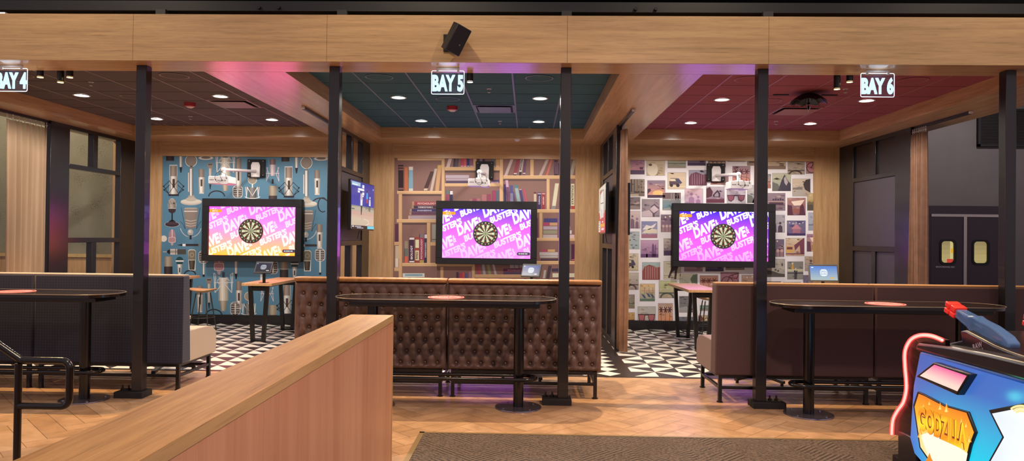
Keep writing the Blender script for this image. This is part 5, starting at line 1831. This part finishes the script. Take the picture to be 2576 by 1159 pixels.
bk(1429, 1434, 616, 656, '#566066'); bk(1437, 1448, 614, 656, '#521f48', 0, ((.04, .1, '#c86a6a'),)); bk(1451, 1456, 618, 656, '#3c2a50')
for a in ((1202, 1209, '#b04458', -5), (1215, 1222, '#a8a2ae', -4), (1228, 1236, '#8c9468', -5), (1244, 1250, '#b8acb4', -7)):
    bk(a[0], a[1], 662, 690, a[2], a[3])
bk(1365, 1371, 679, 700, '#b8b0a8', 3); bk(1374, 1382, 668, 700, '#4a3a48', 6)
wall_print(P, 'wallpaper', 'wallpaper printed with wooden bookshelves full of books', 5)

# --- photo prints on white
q = edges(6)
P = Print(boxof(q))
P.poly(q, '#ebe6ea', 0)
random.seed(5)
def photo(x0, y0, x1, y1, top, bot, kind='', c='#3a2a34', c2='#d8c8b0'):
    P.rect(x0 - .7, y0 - .7, x1 + .7, y1 + .7, '#8a7f82', 1)
    P.vgrad(x0, y0, x1, y1, mixc(top, '#ffffff', .1), mixc(bot, '#ffffff', .06), 2, 6)
    for i in range(16):         # mottled grain of the print
        u, v = random.random(), random.random()
        ww, hh = random.uniform(.05, .22), random.uniform(.02, .09)
        ax, ay = max(x0, x0 + (x1 - x0) * (u - ww)), max(y0, y0 + (y1 - y0) * (v - hh))
        bx_, by_ = min(x1, x0 + (x1 - x0) * (u + ww)), min(y1, y0 + (y1 - y0) * (v + hh))
        P.poly([(ax, (ay + by_) / 2), ((ax * 2 + bx_) / 3, ay), (bx_, (ay + by_) / 2), ((ax + bx_ * 2) / 3, by_)], mixc(mixc(top, bot, v), random.choice(['#2c2230', '#f0e4d4', c, c2]), random.uniform(.12, .4)), 2.5)
    w, h = x1 - x0, y1 - y0
    X, Y = lambda u: x0 + u * w, lambda v: y0 + v * h
    R = lambda a, b2, d, e, cc=c, L=3: P.rect(X(a), Y(b2), X(d), Y(e), cc, L)
    G = lambda pts, cc=c, L=3: P.poly([(X(a), Y(b2)) for a, b2 in pts], cc, L)
    if kind == 'sea':
        R(0, .72, 1, 1); R(0, .66, 1, .72, c2); R(.68, .52, .9, .72, c); R(.64, .5, .94, .56, c)
    elif kind == 'hat':
        P.disc(X(.32), Y(.62), w * .31, '#ded2ba', 3, h * .42); P.disc(X(.2), Y(.3), w * .1, '#5d4a44', 4, h * .08)
        for i in range(5):
            R(.6, .3 + i * .13, .95, .33 + i * .13, '#8d7a62')
    elif kind == 'forest':
        for i in range(5):
            R(.06 + i * .2, 0, .14 + i * .2, .75 + .05 * (i % 2), mixc(c, c2, .15 * i))
        R(0, .88, .6, 1, c2); R(.3, .72, 1, .8, c)
    elif kind == 'sun':
        P.disc(X(.6), Y(.74), w * .3, c2, 3, h * .18); R(0, .84, 1, 1); G([(0, .5), (.16, .46), (.2, .6), (.06, .72), (0, .84)])
    elif kind == 'jeep':
        R(.08, .52, .62, .74, c); R(.16, .36, .5, .54, c2); R(.14, .34, .52, .38, c); P.disc(X(.2), Y(.78), w * .09, '#2a2228', 4); P.disc(X(.56), Y(.78), w * .1, '#2a2228', 4); G([(.4, .4), (.6, .35), (.8, .62), (.7, .7), (.5, .6)], mixc(c, '#40507a', .5), 4); R(0, .84, 1, .87, c2)
    elif kind == 'lake':
        R(0, 0, 1, .35, c); R(0, .35, 1, .42, c2)
        for i in range(4):
            R(.45 + i * .13, .02, .52 + i * .13, .6, mixc(c, c2, .5))
        G([(.05, .9), (.4, .86), (.5, 1), (0, 1)], c2)
    elif kind == 'hands':
        G([(.46, .56), (.7, .36), (.94, .6), (.68, .78)], c2, 4); G([(.5, .4), (.72, .26), (1, .5), (.96, .56), (.7, .34), (.48, .48)], c); G([(.4, .6), (.68, .8), (.95, .62), (.72, .86), (.74, 1), (.62, 1), (.6, .8)], c); R(.68, .0, .78, .3, mixc(c, c2, .3)); G([(0, .72), (.4, .62), (.6, .8), (.6, 1), (0, 1)], c2)
    elif kind == 'people':
        for u, v, s in ((.36, .42, 1.), (.74, .56, .8)):
            P.disc(X(u), Y(v - .12 * s), w * .09 * s, c, 3); G([(u - .16 * s, 1), (u - .15 * s, v + .1), (u, v), (u + .15 * s, v + .1), (u + .17 * s, 1)], c)
    elif kind == 'party':
        for i in range(4):
            P.disc(X(.15 + i * .24), Y(.66), w * .1, c2, 3); R(.07 + i * .24, .74, .23 + i * .24, 1, mixc(c, c2, .5))
        P.disc(X(.3), Y(.14), 2, '#f0dcc8', 4); P.disc(X(.6), Y(.1), 2, '#f0dcc8', 4)
    elif kind == 'clouds':
        G([(.05, .5), (.3, .2), (.6, .28), (.95, .1), (.8, .35), (.5, .5)], '#e4dcd4'); G([(.2, .55), (.6, .4), (1, .5), (1, .72), (0, .72)], c2); R(0, .78, 1, 1, '#a06a80')
    elif kind == 'birds':
        for u, v in ((.3, .1), (.6, .2), (.2, .48), (.55, .46), (.75, .8), (.35, .78), (.5, .95)):
            P.line([(X(u - .08), Y(v - .03)), (X(u), Y(v)), (X(u + .1), Y(v - .03))], 1.6, c, 3)
    elif kind == 'city':
        G([(.62, 1), (.64, .3), (.7, .18), (.76, .3), (.8, 1)]); G([(.8, 1), (.8, .3), (.86, .24), (.88, 1)]); R(.3, .6, .4, 1, mixc(c, c2, .4)); R(0, .8, 1, 1, c); R(.45, .5, .5, .8, mixc(c, c2, .5))
    elif kind == 'fall':
        G([(0, 1), (0, .5), (.12, .24), (.4, .12), (.8, .3), (1, .26), (1, 1)], c)
        for i in range(6):
            R(.18 + i * .13, .2 + .02 * i, .2 + i * .13, .95, c2, 4)
    elif kind == 'legs':
        G([(.5, 0), (.95, 0), (.8, .5), (.74, 1), (.62, 1), (.66, .5), (.5, .6), (.34, .95), (.24, .9), (.44, .4)], c); R(0, .78, .5, .82, '#9a927c')
    elif kind == 'bridge':
        R(0, .68, 1, .74, c); P.arc(X(.45), Y(1), w * .36, 180, 360, 4, c, 3, h * .28)
    elif kind == 'boats':
        for u, v in ((.3, .62), (.62, .56), (.88, .6)):
            G([(u - .22, v - .06), (u, v + .02), (u + .12, v + .22), (u - .04, v + .2)], '#4a5a72'); R(u - .01, .2, u + .01, v, c)
        R(0, .86, 1, 1, '#5f7a66'); R(.1, .38, 1, .42, c2)
    elif kind == 'glasses':
        for u in (.22, .78):
            G([(u - .22, .42), (u + .2, .42), (u + .16, .74), (u, .9), (u - .16, .8)], c, 3)
            G([(u - .18, .47), (u + .15, .47), (u + .12, .72), (u, .84), (u - .13, .75)], c2, 4)
        R(.38, .42, .62, .5, c, 3)
    elif kind == 'palms':
        for u in (.2, .5, .8):
            R(u - .012, .3, u + .012, 1)
            for a in range(6):
                P.line([(X(u), Y(.3)), (X(u + .17 * math.cos(a * 1.05)), Y(.3 + .16 * math.sin(a * 1.05)))], 2.2, c, 3)
        R(0, .93, 1, 1)
    elif kind == 'house':
        G([(.36, .62), (.36, .5), (.62, .18), (.78, .42), (.76, .66)]); G([(.46, .6), (.46, .48), (.62, .32), (.68, .46), (.68, .6)], c2, 4); G([(0, .1), (.2, 0), (.36, .3), (.3, .6), (0, .7)], mixc(c, '#602838', .5)); R(0, .76, 1, 1, mixc(c, '#803850', .5))
    elif kind == 'mount':
        G([(.3, 1), (.5, .4), (.66, .06), (.84, .4), (1, .6), (1, 1)]); G([(.62, .3), (.7, .16), (.86, .5), (.76, .7), (.66, .55)], c2, 4); G([(0, .5), (.3, .6), (.5, 1), (0, 1)], mixc(c, '#808070', .5))
    elif kind == 'road':
        G([(.6, .3), (.75, .05), (1, 0), (1, .8), (.7, .62)]); G([(0, .52), (.5, .48), (.6, .62), (0, .62)], mixc(c, c2, .4)); G([(.3, .62), (.55, .62), (.62, 1), (0, 1), (0, .8)], c2, 4)
    elif kind == 'bike':
        P.arc(X(.36), Y(.6), w * .33, 0, 360, 1.8, c, 3, h * .36); P.line([(X(.36), Y(.6)), (X(.5), Y(.2)), (X(1), Y(.05))], 2, c, 3); P.line([(X(.5), Y(.3)), (X(.9), Y(.35)), (X(1), Y(.1))], 2, '#701c2c', 3)
    elif kind == 'pier':
        R(0, .48, 1, .52, c2)
        for i in range(5):
            R(.3 + i * .13, .32 - .03 * (i % 2), .4 + i * .13, .42, c)
        R(.1, .52, .9, .68, c); R(0, .7, 1, .74, mixc(c, c2, .4))
    elif kind == 'car':
        G([(.2, .2), (.95, .1), (.75, .42), (.36, .44)], '#f0d8c8'); G([(.0, .4), (.25, .44), (.3, 1), (0, 1)]); G([(.7, .5), (.8, .34), (.9, .44), (1, 1), (.66, 1)]); R(.3, .6, .7, .9, mixc(c, c2, .5))
    elif kind == 'field':
        R(0, .4, 1, .46, c2); R(0, .54, 1, 1, c)
        for i in range(4):
            P.disc(X(.15 + .25 * i), Y(.58), w * .14, mixc(c, c2, .25), 4, h * .1)
    elif kind == 'temple':
        G([(.22, .56), (.5, .2), (.8, .56)], c2); R(.3, .54, .72, .84, mixc(c2, c, .35)); R(0, .86, 1, 1, c)
        for i in range(5):
            P.disc(X(.14 + .18 * i), Y(.14 + .05 * (i % 2)), 1.6, '#d0c8dc', 4)
    elif kind == 'van':
        R(.02, .46, .4, .82, c2); R(.05, .5, .36, .64, c, 4); G([(.45, .4), (.95, 0), (1, .0), (1, .9), (.8, .9), (.75, .4), (.5, .7)]); R(0, .86, 1, .92, c)
    elif kind == 'dancer':
        P.disc(X(.32), Y(.1), w * .07, c2, 4); G([(.24, .42), (.3, .16), (.38, .16), (.42, .42)], '#cf9f4e'); R(.0, .42, 1, .56, c2); P.disc(X(.52), Y(.4), w * .06, '#d8b8a0', 4); G([(.44, 1), (.42, .5), (.64, .5), (.6, 1)], c); R(0, .62, 1, .68, c)
    elif kind == 'wheel':
        P.arc(X(.5), Y(.5), w * .4, 0, 360, 1, c2, 3)
        for a in range(8):
            P.line([(X(.5), Y(.5)), (X(.5) + w * .4 * math.cos(a * .785), Y(.5) + w * .4 * math.sin(a * .785))], .7, c2, 3)
    elif kind == 'street':
        R(0, .3, 1, .31); R(.82, .22, .9, .38); G([(0, .6), (.3, .66), (.7, .8), (1, .84), (1, 1), (0, 1)], c); P.disc(X(.5), Y(.6), 2.5, c, 3); P.disc(X(.64), Y(.66), 2.5, c, 3)
    else:
        R(0, .62, 1, .66, c); G([(0, .8), (.4, .7), (1, .86), (1, 1), (0, 1)], mixc(c, c2, .4)); G([(.5, .5), (.9, .36), (1, .5), (.7, .6)], mixc(c, c2, .6))
PH_ = [(1586, 402, 1621, 438, '#8f5a86', '#d08a86', 'sea', '#523a58', '#c0808a'), (1627, 403, 1672, 441, '#cdb896', '#bba27e', 'hat'), (1680, 392, 1725, 422, '#b7a182', '#6d8f7a', ''), (1585, 451, 1621, 493, '#7a6450', '#5c4638', 'forest', '#3c2c2c', '#b4a08c'),
 (1629, 454, 1673, 497, '#5f4a70', '#d88a70', 'sun', '#4a2c44', '#e8b878'), (1680, 434, 1725, 475, '#d3bc9c', '#c8b092', 'jeep', '#57404c', '#e0d0b4'), (1667, 485, 1712, 528, '#6c5a60', '#447a86', 'lake', '#70585c', '#9a9a98'), (1580, 496, 1610, 526, '#5a4048', '#6a5054', '', '#3a2830', '#d0b8b0'),
 (1615, 501, 1659, 545, '#74606a', '#94808c', 'hands', '#5e4a58', '#c4b0b8'), (1580, 531, 1610, 574, '#c6acaa', '#a88c96', 'people', '#7a6070'), (1663, 540, 1700, 583, '#5c4468', '#8a5a72', 'party', '#6e4060', '#cfb0b0'), (1614, 557, 1653, 598, '#6870a4', '#9a8cac', 'clouds', '#504870', '#d8ccb8'),
 (1578, 583, 1608, 626, '#a6b0b4', '#94a6ac', 'birds'), (1612, 604, 1656, 647, '#b286a8', '#845c88', 'city', '#6a4674', '#c89cb4'), (1670, 600, 1700, 642, '#b8a89c', '#604a66', 'sea', '#4c3858', '#8a7484'), (1575, 638, 1605, 681, '#d0c0a4', '#b6a684', 'jeep', '#57404c', '#cdbe9a'),
 (1616, 660, 1660, 703, '#8fb0ae', '#a86a60', 'fall', '#914c48', '#c0b4ac'), (1670, 657, 1712, 702, '#c6bea2', '#c9c0a4', 'legs', '#463840'), (1575, 686, 1606, 728, '#bcb0a0', '#98877a', 'bridge', '#5d4c4c', '#d0c8b8'), (1610, 714, 1647, 757, '#d8b070', '#8c9688', 'boats', '#5a4a50', '#c88c7a'),
 (1658, 706, 1702, 749, '#b8c080', '#a08a6e', 'bridge', '#4f5a52', '#d0ccb0'), (1575, 741, 1596, 775, '#8c7460', '#6a8270', '', '#4a3c38', '#b8a88a'), (1605, 771, 1649, 815, '#aeaca6', '#c0b8a6', 'glasses', '#4a3238', '#b46a6c'), (1656, 763, 1692, 815, '#a88a7c', '#e8904e', 'palms', '#54343c', '#e8b878'),
 (1575, 786, 1596, 815, '#c89a4c', '#a86a34', '', '#6a3c28', '#e0c070'), (1709, 745, 1752, 785, '#5a5658', '#6e6a6c', 'hands', '#3c383c', '#a09c9c'), (1707, 797, 1745, 815, '#4a4a5c', '#5c5c70', 'sea', '#34343f', '#70708a'), (1757, 793, 1790, 815, '#c8b48c', '#b8945c', 'house', '#7a5a40', '#d8c8a0'), (1761, 768, 1795, 781, '#6d8a74', '#5e7a66', ''),
 (1730, 392, 1775, 416, '#4e3a5c', '#5c4468', 'sea', '#443254', '#7a6080'), (1733, 428, 1778, 466, '#8f8ea6', '#7a4a60', 'fall', '#6c3c50', '#b090a4'), (1782, 394, 1825, 420, '#5a3c44', '#7a5a5c', 'party', '#4a3038', '#c8a888'), (1843, 418, 1887, 462, '#8a6474', '#cf7a64', 'palms', '#5c2c40', '#e0a078'),
 (1788, 440, 1832, 464, '#6c4850', '#8f5c58', 'forest', '#5c3840', '#b08078'), (1723, 475, 1768, 519, '#c7a0aa', '#b99abc', 'people', '#a2789a'), (1777, 470, 1822, 510, '#a89aa6', '#7a5070', 'house', '#3c2434', '#9a8c98'), (1829, 475, 1875, 511, '#a898ac', '#bcb0ba', 'glasses', '#40283c', '#8a4c60'),
 (1880, 466, 1920, 510, '#b0a8aa', '#8a8a90', 'mount', '#4c4452', '#c8c4c8'), (1830, 392, 1875, 406, '#7a6a70', '#8a7a70', ''), (1880, 395, 1924, 416, '#a8887a', '#8a6a58', 'pier', '#5c4440', '#c0a488'), (1931, 396, 1976, 425, '#c6ae8a', '#ac9474', 'sea', '#8a6e5c', '#c8b494'),
 (1982, 407, 2024, 438, '#aa9880', '#a4907c', 'bridge', '#4c3c38', '#c0b09a'), (2028, 400, 2066, 436, '#c05868', '#a8707a', 'bike', '#40242c'), (1918, 438, 1939, 473, '#6c7478', '#c08a72', 'sea', '#a06a5c', '#d8a888'), (1943, 436, 1989, 480, '#b2b292', '#8a8278', 'mount', '#423a4a', '#b0a6a8'),
 (1994, 450, 2038, 493, '#cbb498', '#a8988c', 'road', '#463c3e', '#b4aaa0'), (2046, 437, 2066, 481, '#c0b490', '#9a7a5c', 'forest', '#7a5c48', '#c0a884'), (1930, 486, 1975, 529, '#7a5c70', '#6c5064', 'pier', '#4e3448', '#c09c8c'), (1981, 498, 2026, 541, '#a06258', '#6c4660', 'car', '#5c3444', '#c07868'),
 (2031, 486, 2066, 529, '#d0b070', '#7c745e', 'field', '#585248', '#b89c5c'), (1930, 541, 1974, 584, '#a6a0b0', '#b6acb4', 'people', '#544458'), (1980, 555, 2026, 592, '#4c4278', '#584070', 'temple', '#443460', '#c08490'), (2034, 535, 2066, 579, '#a2a6b8', '#9aa0b0', 'sea', '#989eae', '#70708a'),
 (1930, 602, 1972, 645, '#544064', '#70486a', 'party', '#5a3a58', '#d0a8a0'), (1977, 599, 2023, 643, '#d0b896', '#c49a86', 'van', '#7a4454', '#d8ac60'), (2030, 589, 2066, 632, '#8f5a84', '#c8a070', 'car', '#6a4458', '#d8b070'), (1928, 652, 1974, 696, '#bab4a8', '#a49c90', 'street', '#5c5450', '#8a8276'),
 (1981, 658, 2020, 702, '#6e6a64', '#88847a', 'dancer', '#4a464c', '#c6c0a4'), (2025, 645, 2066, 681, '#c2a890', '#a08e80', 'people', '#6a5854'), (2021, 692, 2066, 732, '#5c4c6c', '#544460', 'wheel', '#3c3048', '#9484a4'), (1924, 708, 1964, 745, '#7a6a5c', '#5c5a4c', ''), (1970, 710, 2014, 750, '#8a745c', '#6c6250', 'forest'),
 (1722, 660, 1767, 682, '#a89aa8', '#b08a90', 'sea', '#9c7884', '#c0a0a4'), (1775, 660, 1820, 682, '#5a4a70', '#50466a', 'sea', '#443a5c', '#70608a'), (1710, 689, 1754, 730, '#bcae96', '#8fae90', 'road', '#5c6a58', '#b8c4a8'), (1761, 693, 1806, 735, '#a86c58', '#b87860', 'palms', '#703c34', '#d8c098'),
 (1813, 685, 1858, 728, '#9c5c6c', '#8a4a5c', 'bike', '#5c2c40'), (1866, 692, 1910, 730, '#b08a7c', '#c8a078', 'party', '#7a5a50', '#d8b888'), (1826, 660, 1872, 678, '#5c5078', '#4c4468', '')]
for a in PH_:
    photo(*a)
wall_print(P, 'wallpaper', 'white wallpaper printed with a collage of square photo prints', 6)

# ================================================================ lamps of the hall and the world
w = bpy.data.worlds.new('dim_hall')
w.use_nodes = True
w.node_tree.nodes['Background'].inputs[0].default_value = (.9, .72, .78, 1)
w.node_tree.nodes['Background'].inputs[1].default_value = .42
S.world = w
HE = 92
for x in (-4.6, -1.2, 2.0, 5.0):
    light('SPOT', 'hall_track_light', (x, 5.5, 5.4), HE, (1, .80, .55), .07, aim=(x, 6.6, 2.6), angle=110, blend=.8)
light('SPOT', 'hall_downlight', (-.9, 2.6, 5.4), 270, (1, .72, .44), .12, aim=(-1.0, 3.6, 0), angle=90, blend=.8)
light('SPOT', 'hall_downlight', (2.2, 2.6, 4.6), 430, (1, .64, .52), .15, aim=(.0, 4.6, .2), angle=110, blend=.8)
light('SPOT', 'kitchen_side_lamp', (9.5, 13.5, 5.2), 210, (1, .9, .92), .1, aim=(9.8, 16.5, 2.2), angle=110, blend=.8)
light('SPOT', 'side_room_lamp', (-9.2, 11.4, 4.8), 240, (1, .85, .6), .1, aim=(-9.4, 13.3, 1.6), angle=120, blend=.8)
S.cycles.use_denoising = True
S.cycles.max_bounces = 7
S.cycles.diffuse_bounces = 3
S.cycles.glossy_bounces = 3
S.cycles.transparent_max_bounces = 8
S.cycles.sample_clamp_indirect = 4
S.cycles.caustics_reflective = False
S.cycles.caustics_refractive = False
